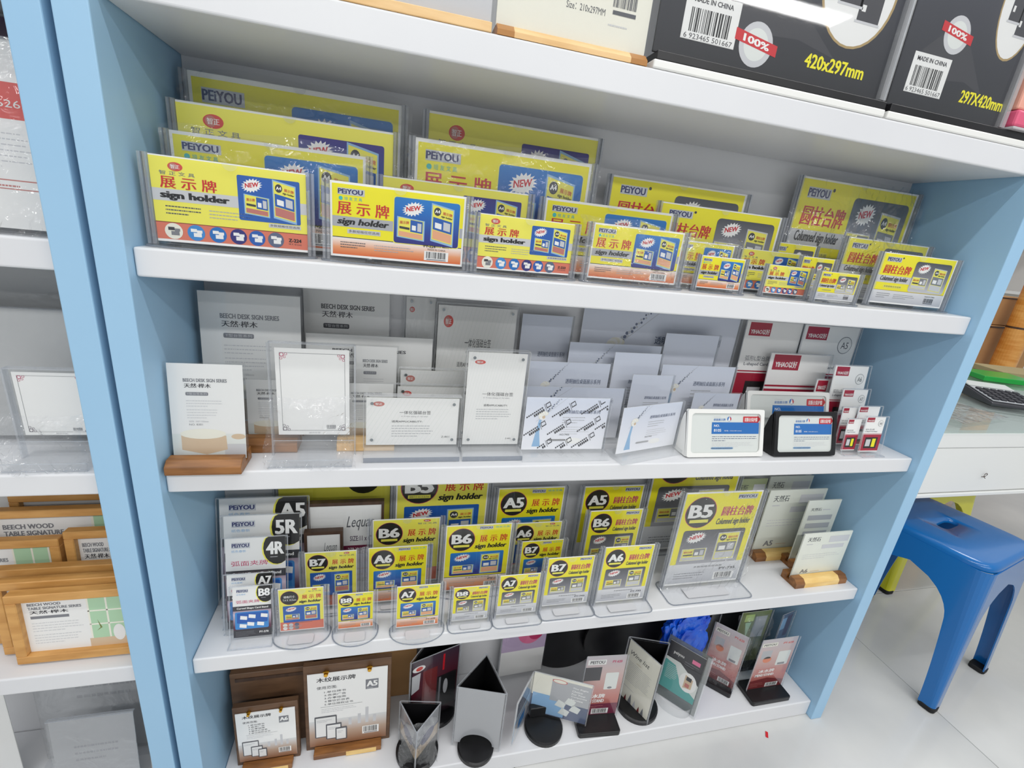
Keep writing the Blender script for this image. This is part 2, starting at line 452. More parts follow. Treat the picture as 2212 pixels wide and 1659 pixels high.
def logo_p(p, u0, v0, u1, v1, lay=3):
    p.rect(u0 + 0.004, v0 - 0.012, u1 + 0.008, v1 + 0.004, 'logogrey', lay)
    p.text('PEiYOU', u0 + (u1 - u0) * 0.04, v0, u1 - (u1 - u0) * 0.03, v1 - 0.006, 'navy', lay + 1, 0.03)
def logo_z(p, cu, cv, ru, rv, lay=3, word=True, faint=False):
    p.oval(cu, cv, ru, rv, 'softred' if not faint else 'rose', lay); p.oval(cu - ru * 0.25, cv, ru * 0.55, rv * 0.8, 'rose', lay + 1)
    p.text('智正', cu - ru * 0.6, cv - rv * 0.45, cu + ru * 0.6, cv + rv * 0.45, 'white', lay + 2, 0.01)
def circles(p, v, ru, lay=3):
    for j, u in enumerate((0.105, 0.245, 0.385, 0.52, 0.645, 0.775)):
        p.circ(u, v, ru, ('cream', 'sky', 'tblue', 'deep', 'blue', 'slate')[j], lay)
        H = ru * p.w / p.h
        for (a, b, c, d) in ((-0.6, 0.1, 0.1, 0.5), (-0.3, -0.5, 0.6, 0.0), (0.1, 0.0, 0.7, 0.35)):
            p.rect(u + a * ru, v + b * H, u + c * ru, v + d * H, 'white' if j else ('dark' if a < -0.5 else 'midgrey'), lay + 1)

def land(p, t, code='', dims=''):
    if t == 'p':
        p.rect(0.015, 0.27, 0.985, 0.97, 'yellow', 1); p.rect(0.015, 0.03, 0.985, 0.255, 'orange_fade', 1); p.rect(0.015, 0.262, 0.985, 0.272, 'dark', 2)
        p.rect(0.015, 0.41, 0.985, 0.55, 'grey', 2)
        p.rect(0.452, 0.252, 0.962, 0.90, 'pale', 3, 0.02); p.rect(0.458, 0.262, 0.956, 0.888, 'blue_fade', 4, 0.02)
        logo_p(p, 0.05, 0.845, 0.235, 0.915)
        p.circ(0.075, 0.785, 0.014, 'cyan', 4); p.text('培 友 文 具', 0.10, 0.765, 0.225, 0.81, 'cyan', 4)
        p.text('展 示 牌', 0.05, 0.575, 0.42, 0.75, 'red', 4, 0.02)
        p.text('sign holder', 0.05, 0.42, 0.42, 0.53, 'black', 4, 0.05, 0.22)
        p.rect(0.12, 0.325, 0.36, 0.385, 'lgrey', 3); p.text('多款规格任您选用', 0.13, 0.338, 0.35, 0.375, 'dark', 4)
        new_star(p, 0.60, 0.745, 0.085, 0.10, 5)
        mini(p, 0.49, 0.36, 0.68, 0.62, 'p', False, 5); mini(p, 0.745, 0.36, 0.905, 0.84, 'p', True, 5)
        p.words(0.07, 0.23, 0.275, 3, 0.034, 'dark', 4, 0.55, 3); p.words(0.315, 0.22, 0.62, 3, 0.034, 'text', 4, 0.5, 4)
        p.rect(0.68, 0.25, 0.91, 0.285, 'yellow', 3)
        p.text(code, 0.69, 0.235, 0.78, 0.272, 'black', 4, 0.03)
        p.text(dims, 0.79, 0.238, 0.885, 0.265, 'dark', 4); p.text('MADE IN CHINA', 0.72, 0.196, 0.86, 0.222, 'dark', 4)
        p.barcode(0.695, 0.05, 0.885, 0.185)
    elif t == 'z':
        p.rect(0.0, 0.235, 1.0, 0.985, 'pale', 1); p.rect(0.0, 0.03, 1.0, 0.232, 'salmon', 1); p.rect(0, 0.23, 1, 0.238, 'maroon', 2)
        p.rect(0.0, 0.485, 1.0, 0.625, 'lgrey', 2)
        p.rect(0.535, 0.345, 0.955, 0.885, 'purple_fade' if code == 'deep' else 'blue', 3, 0.012)
        logo_z(p, 0.155, 0.885, 0.045, 0.05); p.text('智 正 文 具', 0.055, 0.785, 0.27, 0.83, 'slate', 3)
        p.text('展 示 牌', 0.055, 0.635, 0.40, 0.775, 'red', 4, 0.02)
        p.text('sign holder', 0.05, 0.495, 0.475, 0.60, 'black', 4, 0.07)
        p.words(0.07, 0.46, 0.30, 3, 0.042, 'dark', 3, 0.55, 5); p.words(0.34, 0.45, 0.64, 3, 0.04, 'text', 3, 0.45, 6)
        p.rect(0.73, 0.285, 0.955, 0.335, 'lgrey', 3); p.text('多款规格任您选用', 0.74, 0.296, 0.945, 0.326, 'dark', 4)
        new_star(p, 0.63, 0.775, 0.072, 0.085, 4)
        mini(p, 0.58, 0.44, 0.735, 0.66, 'z', False, 4); mini(p, 0.775, 0.43, 0.92, 0.86, 'z', True, 4)
        circles(p, 0.13, 0.056); p.text(code if code != 'deep' else '', 0.865, 0.12, 0.955, 0.165, 'black', 4, 0.04) if code and code != 'deep' else None
        if dims: p.text(dims, 0.865, 0.075, 0.955, 0.105, 'dark', 4)
    else:
        p.rect(0.0, 0.26, 0.985, 0.985, 'yellow', 1); p.rect(0.0, 0.03, 0.985, 0.262, 'silver_fade', 2); p.rect(0, 0.262, 0.985, 0.272, 'goldline', 2)
        p.rect(0.0, 0.42, 0.60, 0.56, 'lgrey', 2); p.rect(0.46, 0.28, 0.955, 0.89, 'grey_fade', 3, 0.03)
        logo_p(p, 0.06, 0.845, 0.245, 0.92); p.oval(0.27, 0.92, 0.01, 0.016, 'dark', 3)
        p.text('圆柱台牌', 0.06, 0.60, 0.42, 0.77, 'red', 4, 0.022, 0.12)
        p.text('Columned sign holder', 0.05, 0.43, 0.42, 0.55, 'dark', 4, 0.04, 0.2)
        p.rect(0.12, 0.315, 0.37, 0.375, 'pale', 3); p.text('多款规格任您选用', 0.13, 0.328, 0.36, 0.365, 'text', 4)
        new_star(p, 0.59, 0.755, 0.085, 0.10, 4)
        mini(p, 0.48, 0.36, 0.68, 0.58, 'c', False, 4, -0.04); mini(p, 0.735, 0.34, 0.90, 0.78, 'c', True, 4, -0.05)
        p.words(0.07, 0.235, 0.27, 3, 0.04, 'midgrey', 3, 0.5, 3); p.words(0.30, 0.225, 0.60, 3, 0.035, 'midgrey', 3, 0.45, 4)
        p.barcode(0.72, 0.06, 0.88, 0.185, 3, False, 'dark'); p.text('MADE IN CHINA', 0.73, 0.2, 0.87, 0.225, 'dark', 4)

def port(p, t, code, dims='', pcode=''):
    base = 'pale' if t == 'z' else 'yellow'
    p.rect(0.015, 0.22, 0.985, 0.985, base, 1)
    k = p.w / p.h; cv, rv = 0.975 - 0.205 * k - 0.02, 0.195 * k
    if p.h < p.w * 1.15: rv *= 0.85; cv += 0.02
    p.oval(0.245, cv, 0.198, rv * 1.03, 'magenta', 2, 28); p.oval(0.245, cv, 0.19, rv, 'black', 3, 28)
    if code == '':
        p.text('规格尺寸:', 0.12, cv, 0.37, cv + rv * 0.35, 'white', 4, 0.01); p.text('7.4 X 10.5cm', 0.10, cv - rv * 0.45, 0.39, cv - rv * 0.15, 'white', 4)
    else:
        p.text(code, 0.10, cv - rv * 0.36, 0.39, cv + rv * 0.52, 'white', 4, 0.045); p.rect(0.125, cv - rv * 0.68, 0.365, cv - rv * 0.47, 'pale', 4)
        if dims: p.text(dims, 0.14, cv - rv * 0.64, 0.35, cv - rv * 0.51, 'dark', 5)
    t0 = cv - rv * 0.28; t1 = cv + rv * 0.35; s0 = cv - rv * 0.98; s1 = cv - rv * 0.45; pt = cv - rv - 0.03     # rows of lettering, panel top
    if t == 'c':
        p.text('圆柱台牌', 0.52, t0, 0.93, t1, 'magenta', 3, 0.025, 0.1); p.text('Columned sign holder', 0.48, s0, 0.93, s1, 'dark', 3, 0.04, 0.25)
        logo_p(p, 0.68, 0.93, 0.93, 0.965)
        p.rect(0.015, 0.02, 0.985, 0.235, 'silver_fade', 2); p.rect(0.09, 0.12, 0.91, pt, 'grey_fade', 3, 0.03)
        p.rect(0.08, 0.02, 0.92, 0.235, 'silver_fade', 4)
    elif t == 'p':
        logo_p(p, 0.50, 0.935, 0.70, 0.968); p.text('培友文具', 0.74, 0.938, 0.96, 0.965, 'cyan', 3)
        p.text('展 示 牌', 0.52, t0, 0.94, t1, 'red', 3, 0.02); p.text('sign holder', 0.45, s0, 0.94, s1, 'black', 3, 0.055, 0.22)
        p.rect(0.015, 0.02, 0.985, 0.215, 'orange_fade', 2); p.rect(0.09, 0.24, 0.91, pt, 'blue_fade', 3, 0.02); p.rect(0.015, 0.215, 0.985, 0.223, 'dark', 2)
    else:
        logo_z(p, 0.80, 0.958, 0.055, 0.018); p.text('智正文具', 0.66, 0.905, 0.95, 0.93, 'slate', 3)
        p.text('展 示 牌', 0.52, t0, 0.94, t1, 'red', 3, 0.02); p.text('sign holder', 0.45, s0, 0.94, s1, 'black', 3, 0.055, 0.22)
        p.rect(0.015, 0.02, 0.985, 0.225, 'salmon', 2); p.rect(0.09, 0.21, 0.91, pt, 'blue', 3, 0.015)
        for j in range(6):
            p.circ(0.12 + 0.13 * (j % 3), 0.15 - 0.075 * (j // 3), 0.05, ('cream', 'lgrey', 'slate', 'white', 'lgrey', 'midgrey')[j], 4)
    ph = pt - 0.24
    new_star(p, 0.27, 0.24 + ph * 0.78, 0.13, ph * 0.16, 5)
    mini(p, 0.14, 0.24 + ph * 0.10, 0.44, 0.24 + ph * 0.44, t, False, 5, 0.02); mini(p, 0.57, 0.24 + ph * 0.08, 0.84, 0.24 + ph * 0.86, t, True, 5, 0.02)
    p.words(0.1, 0.15, 0.55, 3, 0.026, 'text' if t != 'c' else 'midgrey', 6, 0.5, 8)
    p.text('多款规格任您选用', 0.34, 0.185, 0.72, 0.205, 'text', 6); 
    if t != 'z': p.barcode(0.64, 0.035, 0.92, 0.12, 6)
    if pcode: p.text(pcode, 0.70, 0.145, 0.92, 0.172, 'dark', 6, 0.02)

def curved(p, code):
    p.rect(0, 0.60, 1, 1, 'paper', 1); p.rect(0, 0.0, 1, 0.60, 'violet_fade', 1); p.rect(0, 0.525, 1, 0.615, 'dark', 2)
    p.oval(0.84, 0.86, 0.24, 0.20, 'pale', 2); p.oval(0.86, 0.865, 0.235, 0.195, 'black', 3)
    p.text(code, 0.68, 0.79, 0.97, 0.94, 'white', 4, 0.04); p.words(0.74, 0.785, 0.95, 1, 0.03, 'lgrey', 4, 0.4)
    logo_p(p, 0.10, 0.89, 0.40, 0.94); p.text('纸色春新', 0.1, 0.83, 0.34, 0.86, 'skyblue', 3)
    p.text('弧面夹牌', 0.09, 0.67, 0.7, 0.73, 'magenta', 3)
    p.text('Curved Shape Card Stand', 0.10, 0.545, 0.92, 0.59, 'white', 3, 0.03)
    p.rect(0.05, 0.16, 0.93, 0.50, 'sky', 3, 0.04); p.rect(0.10, 0.28, 0.9, 0.48, 'blue', 4, 0.03)
    for a, b in ((0.16, 0.20), (0.36, 0.23), (0.62, 0.22), (0.40, 0.38), (0.72, 0.38), (0.18, 0.36)):
        p.poly([(a, b), (a + 0.18, b - 0.02), (a + 0.19, b + 0.05), (a + 0.01, b + 0.07)], 'white', 5)
    p.rect(0, 0, 1, 0.15, 'dark', 2); p.words(0.06, 0.13, 0.6, 4, 0.026, 'midgrey', 3, 0.4, 3); p.text('PY-270', 0.68, 0.06, 0.92, 0.10, 'white', 3, 0.02)

def beechcard(p, big=1.0, photo=True, dark=False):
    a, b = 0.2, 0.78
    k = 'dark' if dark else 'midgrey'
    p.text('BEECH DESK SIGN SERIES', a, 0.815, b * big, 0.85, k, 2, 0.03); p.text('天然·榉木', a + 0.01, 0.755, a + 0.36, 0.80, 'dark', 2, 0.02)
    p.rect(a + 0.02, 0.675, a + 0.32, 0.71, k, 2, 0.015); p.text('T型台签系列', a + 0.04, 0.682, a + 0.30, 0.704, 'lgrey', 3)
    p.words(a + 0.02, 0.645, a + 0.5, 3, 0.028, 'soft', 2, 0.4, 2); p.words(a + 0.02, 0.55, a + 0.45, 4, 0.028, 'soft', 2, 0.4, 5)
    p.text('SIZE: 100*150mm', a + 0.04, 0.395, a + 0.30, 0.412, 'soft', 2); p.text('NO. 8301', a + 0.04, 0.36, a + 0.22, 0.38, 'midgrey', 2)
    if photo:
        p.rect(0, 0, 1, 0.27, 'milk', 1)
        p.poly([(0.12, 0.10), (0.45, 0.045), (0.74, 0.1), (0.73, 0.25), (0.12, 0.27)], 'beige', 2)
        p.oval(0.42, 0.27, 0.31, 0.055, 'cream', 3); p.oval(0.9, 0.24, 0.1, 0.03, 'beige', 2); p.rect(0.7, 0.02, 1, 0.16, 'lgrey', 1.5)

def magnetcard(p, faint=False, code='Z-801', portrait=False, hatch=True):
    if hatch:
        n = 26
        for j in range(n):
            u = -0.3 + 1.3 * j / n
            q = [(max(0, u), 0 if u >= 0 else -u / 0.32), (max(0, u) + 0.004, 0 if u >= 0 else -u / 0.32), (min(1, u + 0.324), min(1.0, (min(1, u + 0.324) - u) / 0.32)), (min(1, u + 0.32), min(1.0, (min(1, u + 0.32) - u) / 0.32))]
            p.poly(q, 'milk', 1)
    if portrait:
        logo_z(p, 0.20, 0.90, 0.09, 0.022, 2)
        p.text('一体化强磁台签', 0.28, 0.545, 0.82, 0.585, 'dark', 2); p.text('Yi Ti Hua Qiang Ci Tai Qian', 0.3, 0.515, 0.76, 0.53, 'midgrey', 2, 0, 0.4)
        p.text('适用APPLICABILITY:', 0.32, 0.43, 0.74, 0.455, 'dark', 2, 0.015); p.words(0.2, 0.42, 0.84, 5, 0.026, 'text', 2, 0.4, 3)
        p.text(code, 0.76, 0.06, 0.86, 0.075, 'text', 2)
    else:
        logo_z(p, 0.13, 0.87, 0.06, 0.05, 2, True, faint)
        p.text('一体化强磁台签', 0.35, 0.66, 0.69, 0.735, 'dark', 2); p.text('Yi Ti Hua Qiang Ci Tai Qian', 0.37, 0.60, 0.66, 0.625, 'midgrey', 2, 0, 0.4)
        p.text('适用APPLICABILITY:', 0.27, 0.485, 0.60, 0.53, 'dark', 2, 0.015); p.words(0.27, 0.46, 0.74, 5, 0.055, 'text', 2, 0.4, 3)
        p.text(code, 0.82, 0.155, 0.91, 0.195, 'text', 2)

def flower(p, u, v, s, lay=2):
    k = p.w / p.h
    p.poly([(u - 0.14 * s, v - 0.12 * s * k), (u - 0.132 * s, v - 0.12 * s * k), (u + 0.42 * s, v + 0.47 * s * k), (u + 0.415 * s, v + 0.47 * s * k)], 'soft', lay)
    for j in range(26):
        a = 0.05 + 0.013 * j; r = (0.019 - 0.0006 * j) * s; o = (0.011, -0.010, 0.0)[j % 3] * s
        p.circ(u + a * s + o, v + (a * 1.12 + 0.01) * s * k - o * k * 0.6, r, ('slate', 'logogrey')[j % 2], lay + 1 + 0.3 * (j % 3), 7)
    for j in range(8):
        an = 0.9 + j * 0.5
        p.oval(u + 0.05 * s * math.cos(an), v + 0.05 * s * k * math.sin(an), 0.055 * s, 0.04 * s * k, 'white' if j % 2 else 'cream', lay + 2 + 0.3 * j, 9)
    p.oval(u, v - 0.03 * s * k, 0.03 * s, 0.03 * s * k, 'beige', lay + 5, 9)
def icecard(p, portrait=False, film=False, fl=True, big=1.0):
    p.rect(0, 0, 1, 1, 'ice_fade', 1)
    if portrait:
        p.text('透明抽拉桌面展示系列', 0.38, 0.615, 0.93, 0.665, 'slate', 3, 0.01); p.words(0.37, 0.59, 0.8, 3, 0.035, 'text', 3, 0.4, 3); p.words(0.37, 0.46, 0.75, 5, 0.032, 'text', 3, 0.4, 4)
        p.text('NO.7907', 0.34, 0.155, 0.52, 0.18, 'dark', 3, 0.02)
        if fl: flower(p, 0.22, 0.2, 0.8)
    else:
        p.text('透明抽拉桌面展示系列', 0.46, 0.70, 0.90, 0.77, 'slate', 3, 0.012); p.words(0.45, 0.67, 0.76, 3, 0.05, 'text', 3, 0.4, 3); p.words(0.45, 0.48, 0.8, 4, 0.045, 'soft', 3, 0.4, 4)
        p.text('NO.7905', 0.44, 0.275, 0.56, 0.31, 'text', 3)
        flower(p, 0.22, 0.66, 0.62)
        p.poly([(0.12, 0.06), (0.22, 0.06), (0.19, 0.35), (0.20, 0.58), (0.17, 0.58), (0.15, 0.35)], 'skyblue', 2)
        p.rect(0.30, 0.16, 0.52, 0.21, 'lgrey', 3, 0.02); p.oval(0.62, 0.17, 0.1, 0.06, 'white', 2)
    if film:
        k = p.w / p.h
        for j, (u, v) in enumerate(((0.03, 0.58), (0.33, 0.60), (0.68, 0.66), (0.0, 0.22), (0.30, 0.26), (0.66, 0.32), (0.62, -0.0), (0.10, -0.12), (0.34, -0.10), (0.9, 0.72), (0.88, 0.36))):
            def L(a0, b0, a1, b1, m='dark'):
                q = [(u + a0 * 0.24 - b0 * 0.05, v + (a0 * 0.17 + b0 * 0.10) * k), (u + a1 * 0.24 - b0 * 0.05, v + (a1 * 0.17 + b0 * 0.10) * k),
                     (u + a1 * 0.24 - b1 * 0.05, v + (a1 * 0.17 + b1 * 0.10) * k), (u + a0 * 0.24 - b1 * 0.05, v + (a0 * 0.17 + b1 * 0.10) * k)]
                if all(0 <= a <= 1 and 0 <= b <= 1 for a, b in q): p.poly(q, m, 5)
            for i in range(9): L(i * 0.085, 0.16, i * 0.085 + 0.06, 0.30)
            for i in range(6): L(0.30 + i * 0.08, -0.20, 0.36 + i * 0.08, 0.06)
            L(0.83, -0.3, 0.845, 0.5); L(0.88, -0.1, 0.9, 0.4); L(0.88, 0.33, 1.08, 0.42); L(1.06, 0.0, 1.08, 0.42); L(0.88, -0.1, 1.08, 0.0)

def yihao(p, size='', portrait=True, low=True):
    if portrait:
        p.rect(0.06, 0.86, 0.44, 0.985, 'crimson', 2); p.text('YIHAO以好', 0.09, 0.875, 0.42, 0.925, 'white', 3, 0.025)
        if size:
            p.circ(0.80, 0.82, 0.13, 'midgrey', 2); p.circ(0.80, 0.82, 0.12, 'paper', 3); p.text(size, 0.735, 0.785, 0.865, 0.85, 'dark', 4)
        p.text('弧形L型台牌', 0.1, 0.62, 0.55, 0.67, 'midgrey', 2); p.text('L-shaped Card Stand', 0.1, 0.565, 0.72, 0.605, 'midgrey', 2, 0.02)
        if low:
            p.rect(0, 0.03, 1, 0.5, 'crimson', 2); p.rect(0, 0.512, 1, 0.525, 'crimson', 2)
            p.rect(0.2, 0.1, 0.85, 0.42, 'black', 3); p.rect(0.26, 0.16, 0.5, 0.36, 'lgrey', 4); p.rect(0.58, 0.14, 0.76, 0.38, 'yellow', 4)
    else:
        p.rect(0.06, 0.78, 0.50, 0.985, 'crimson', 2); p.text('YIHAO以好', 0.10, 0.81, 0.46, 0.90, 'white', 3, 0.03)
        p.rect(0, 0.0, 1, 0.52, 'crimson', 2); p.rect(0, 0.55, 1, 0.575, 'crimson', 2)
        p.text('弧形L型', 0.12, 0.27, 0.62, 0.36, 'pink', 3); p.text('L-shaped', 0.1, 0.14, 0.6, 0.24, 'pink', 3, 0.02)

def no8105(p):
    p.rect(0.30, 0.03, 0.985, 0.97, 'milk', 1)
    p.text('桌面展示牌', 0.32, 0.80, 0.49, 0.86, 'tblue', 3, 0.01); p.words(0.32, 0.93, 0.49, 1, 0.04, 'soft', 3, 0.5)
    p.circ(0.545, 0.85, 0.03, 'tblue', 3); p.poly([(0.525, 0.8), (0.545, 0.92), (0.56, 0.8)], 'white', 4); p.poly([(0.545, 0.92), (0.575, 0.85), (0.56, 0.8)], 'softred', 5)
    p.rect(0.30, 0.475, 0.985, 0.765, 'tblue', 2)
    p.text('NO.', 0.33, 0.65, 0.41, 0.71, 'white', 3, 0.01); p.text('8105', 0.33, 0.53, 0.435, 0.60, 'white', 3, 0.01); p.text('规格: 150x100 (mm)', 0.48, 0.535, 0.73, 0.57, 'white', 3)
    p.rect(0.745, 0.76, 0.975, 0.915, 'red', 4, 0.01); p.poly([(0.96, 0.74), (1.0, 0.85), (0.96, 0.95)], 'red', 4); p.text('请撕去保护膜', 0.765, 0.785, 0.955, 0.885, 'white', 5, 0.015)
    p.words(0.31, 0.45, 0.96, 3, 0.05, 'slate', 3, 0.45, 2, 0.3); p.words(0.31, 0.29, 0.94, 4, 0.035, 'soft', 3, 0.4, 3); p.rect(0.30, 0.09, 0.62, 0.145, 'skyblue', 2, 0.02); p.text('专业桌面展示道具制造商', 0.32, 0.1, 0.60, 0.135, 'slate', 3)

def stonecard(p, size, narrow=False):
    if narrow:
        p.text('天然石', 0.14, 0.83, 0.46, 0.88, 'text', 2, 0.01); p.words(0.5, 0.88, 0.9, 1, 0.04, 'soft', 2, 0.6)
        for j in range(3): p.rect(0.12, 0.68 - 0.13 * j, 0.86, 0.76 - 0.13 * j, 'soft', 2)
    else:
        p.text('天然石', 0.1, 0.82, 0.36, 0.92, 'text', 2, 0.01); p.words(0.1, 0.8, 0.32, 1, 0.05, 'soft', 2, 0.6)
        p.rect(0.55, 0.78, 0.96, 0.92, 'lgrey', 2); p.rect(0.44, 0.64, 0.9, 0.73, 'lgrey', 2)
        p.words(0.1, 0.56, 0.9, 3, 0.045, 'lgrey', 2, 0.35, 4)
    if size: p.text(size, 0.16, 0.09, 0.32, 0.18, 'midgrey', 2, 0.02); p.words(0.38, 0.14, 0.7, 1, 0.03, 'beige', 2, 0.6)

def clipcard(p, size):
    p.rect(0, 0, 1, 0.36, 'table_fade', 1)
    p.text('木纹展示牌', 0.11, 0.885, 0.59, 0.945, 'dark', 3, 0.015); p.text('使用范围:', 0.11, 0.79, 0.36, 0.83, 'text', 3)
    for j, s in enumerate(('1.单位牌书', '2.各类广告', '3.办事指南', '4.餐饮价目表', '5.单位授权证书')):
        p.text(s, 0.2, 0.735 - 0.042 * j, 0.2 + 0.045 * len(s), 0.762 - 0.042 * j, 'text', 3)
    p.rect(0.15, 0.545, 0.68, 0.548, 'midgrey', 3); p.words(0.16, 0.535, 0.62, 3, 0.022, 'soft', 3, 0.4)
    p.rect(0.72, 0.72, 0.885, 0.85, 'midgrey', 3); p.text(size, 0.735, 0.755, 0.87, 0.83, 'white', 4, 0.05); p.words(0.735, 0.755, 0.87, 1, 0.025, 'lgrey', 4)
    for q, (u, v, w, h) in enumerate(((0.07, 0.12, 0.28, 0.30), (0.21, 0.085, 0.2, 0.22), (0.33, 0.06, 0.15, 0.18))):
        L0 = 4 + 2.4 * q
        p.rect(u, v, u + w, v + h, 'text', L0, 0.012); p.rect(u + 0.015, v + 0.012, u + w - 0.015, v + h - 0.02, 'paper', L0 + 0.8); p.words(u + 0.03, v + h - 0.04, u + w - 0.04, 2, 0.02, 'text', L0 + 1.6, 0.5)
    for (u, h) in ((0.5, 0.1), (0.62, 0.14), (0.72, 0.22), (0.82, 0.1)): p.rect(u, 0.25, u + 0.04, 0.25 + h, 'lgrey', 1.5)
    p.barcode(0.68, 0.09, 0.9, 0.2, 4)

def woodframe_card(p):
    p.text('BEECH WOOD', 0.05, 0.86, 0.36, 0.91, 'midgrey', 2, 0.03); p.text('TABLE SIGNATURE SERIES', 0.05, 0.79, 0.55, 0.84, 'midgrey', 2, 0.03); p.text('天然·榉木', 0.06, 0.71, 0.42, 0.77, 'dark', 2, 0.02)
    p.rect(0.06, 0.62, 0.42, 0.67, 'midgrey', 2); p.words(0.06, 0.58, 0.56, 4, 0.05, 'soft', 2, 0.35, 3); p.words(0.06, 0.35, 0.52, 4, 0.05, 'soft', 2, 0.35, 6)
    p.rect(0.60, 0.16, 1, 0.99, 'mint', 1.5); p.rect(0.58, 0.0, 1, 0.16, 'beige', 1.6)
    for u in (0.60, 0.78, 0.94): p.rect(u, 0.16, u + 0.018, 0.99, 'cream', 2)
    for v in (0.42, 0.68): p.rect(0.60, v, 1, v + 0.025, 'cream', 2)
    p.poly([(0.66, 0.3), (0.72, 0.36), (0.68, 0.52), (0.7, 0.36)], 'olive', 2.2); p.oval(0.88, 0.24, 0.06, 0.16, 'paper', 3)
def cert(p):
    for (a, b, c, d) in ((0.06, 0.05, 0.065, 0.95), (0.935, 0.05, 0.94, 0.95), (0.06, 0.05, 0.94, 0.054), (0.06, 0.946, 0.94, 0.95)): p.rect(a, b, c, d, 'midgrey', 2)
    k = p.w / p.h
    for (cu, cv, su, sv) in ((0.06, 0.95, 1, -1), (0.94, 0.95, -1, -1), (0.06, 0.05, 1, 1), (0.94, 0.05, -1, 1)):
        for (a, b, r) in ((0.03, 0.03, 0.03), (0.085, 0.02, 0.02), (0.02, 0.085, 0.02), (0.065, 0.065, 0.018)):
            for q in range(10):
                t0, t1 = 0.63 * q, 0.63 * (q + 1); rr = r * 0.72
                p.poly([(cu + su * (a + f * math.cos(t)), cv + sv * k * (b + f * math.sin(t))) for t, f in ((t0, r), (t1, r), (t1, rr), (t0, rr))], 'magenta' if cv > 0.5 else 'purple', 2)
    p.barcode(0.66, 0.07, 0.82, 0.125, 2, False, 'midgrey'); p.text('诚信经营', 0.42, 0.015, 0.58, 0.035, 'soft', 2)
# ------------------------------------------------------------------ stands and holders
DBG = []
def spot(TL, TR, yL, yR, zs, h=None):
    a, b = on(1, TL[0], TL[1], yL), on(1, TR[0], TR[1], yR)
    w = math.hypot(b.x - a.x, b.y - a.y); hh = (a.z + b.z) / 2 - zs if h is None else h
    return Vector(((a.x + b.x) / 2, (a.y + b.y) / 2, zs + EPS)), math.atan2(b.y - a.y, b.x - a.x), w, hh
def lens(w, fb, bb, n=14, ex=0.0):
    """plan of a base plate: straight chord w, bulging fb to the front and bb to the back"""
    a = w / 2 + ex; pts = []
    for j in range(n + 1):
        t = math.pi * j / n; pts.append((-a * math.cos(t), -fb * math.sin(t) ** 0.8 if 0 < j < n else 0))
    for j in range(1, n):
        t = math.pi * j / n; pts.append((a * math.cos(t), bb * math.sin(t) ** 0.8))
    return pts
def rrect(x0, x1, y0, y1, r, n=4):
    pts = []
    for (cx, cy, a0) in ((x1 - r, y0 + r, -90), (x1 - r, y1 - r, 0), (x0 + r, y1 - r, 90), (x0 + r, y0 + r, 180)):
        for j in range(n + 1):
            a = math.radians(a0 + 90.0 * j / n); pts.append((cx + r * math.cos(a), cy + r * math.sin(a)))
    return pts
def bag(root, w, h, seed, over=0.010, z0=0.0, name='plastic_bag', material='film', d=0.012, sag=1.0, mx=0.0035):
    """loose clear bag: crumpled sheet in front, folded over the top and gathered at the sides"""
    rd = random.Random(seed); nx, nz = 40, 26; b = MB(); X0, X1 = -w / 2 - mx, w / 2 + mx
    ph = [rd.uniform(0, 6.28) for _ in range(8)]
    def pt(i, j):
        u, v = i / nx, j / nz
        x = X0 + (X1 - X0) * u + 0.003 * math.sin(9 * v + ph[0] + 5 * u); z = z0 + (h + over * (0.6 + 0.4 * math.sin(4 * u + ph[1]) + 0.25 * math.sin(11 * u + ph[2]))) * v
        edge = abs(2 * u - 1) ** 3
        y = -d - 0.003 + 0.004 * math.sin(7 * u + 3 * v + ph[3]) + 0.002 * math.sin(17 * u - 9 * v + ph[4]) + rd.uniform(-1, 1) * (0.0005 + 0.0042 * max(0.0, math.sin(4.4 * u + ph[7]) * math.sin(3.7 * v + ph[0]) - 0.15) + 0.004 * max(0.0, 0.16 - v) / 0.16 + 0.003 * max(0.0, abs(2 * u - 1) - 0.86) / 0.14) + 0.006 * abs((2.3 * u + 1.7 * v + ph[5]) % 1.0 - 0.5) + 0.005 * abs((1.9 * u - 2.9 * v + ph[6]) % 1.0 - 0.5) - 0.003 + 0.010 * edge + (0.010 * max(0, v - 0.85) / 0.15)
        return (x, y, z)
    P = [[pt(i, j) for i in range(nx + 1)] for j in range(nz + 1)]
    for j in range(nz):
        for i in range(nx):
            b.face([P[j][i], P[j][i + 1], P[j + 1][i + 1], P[j + 1][i]])
    return b.build(name, material, root, fix=True, smooth=False)

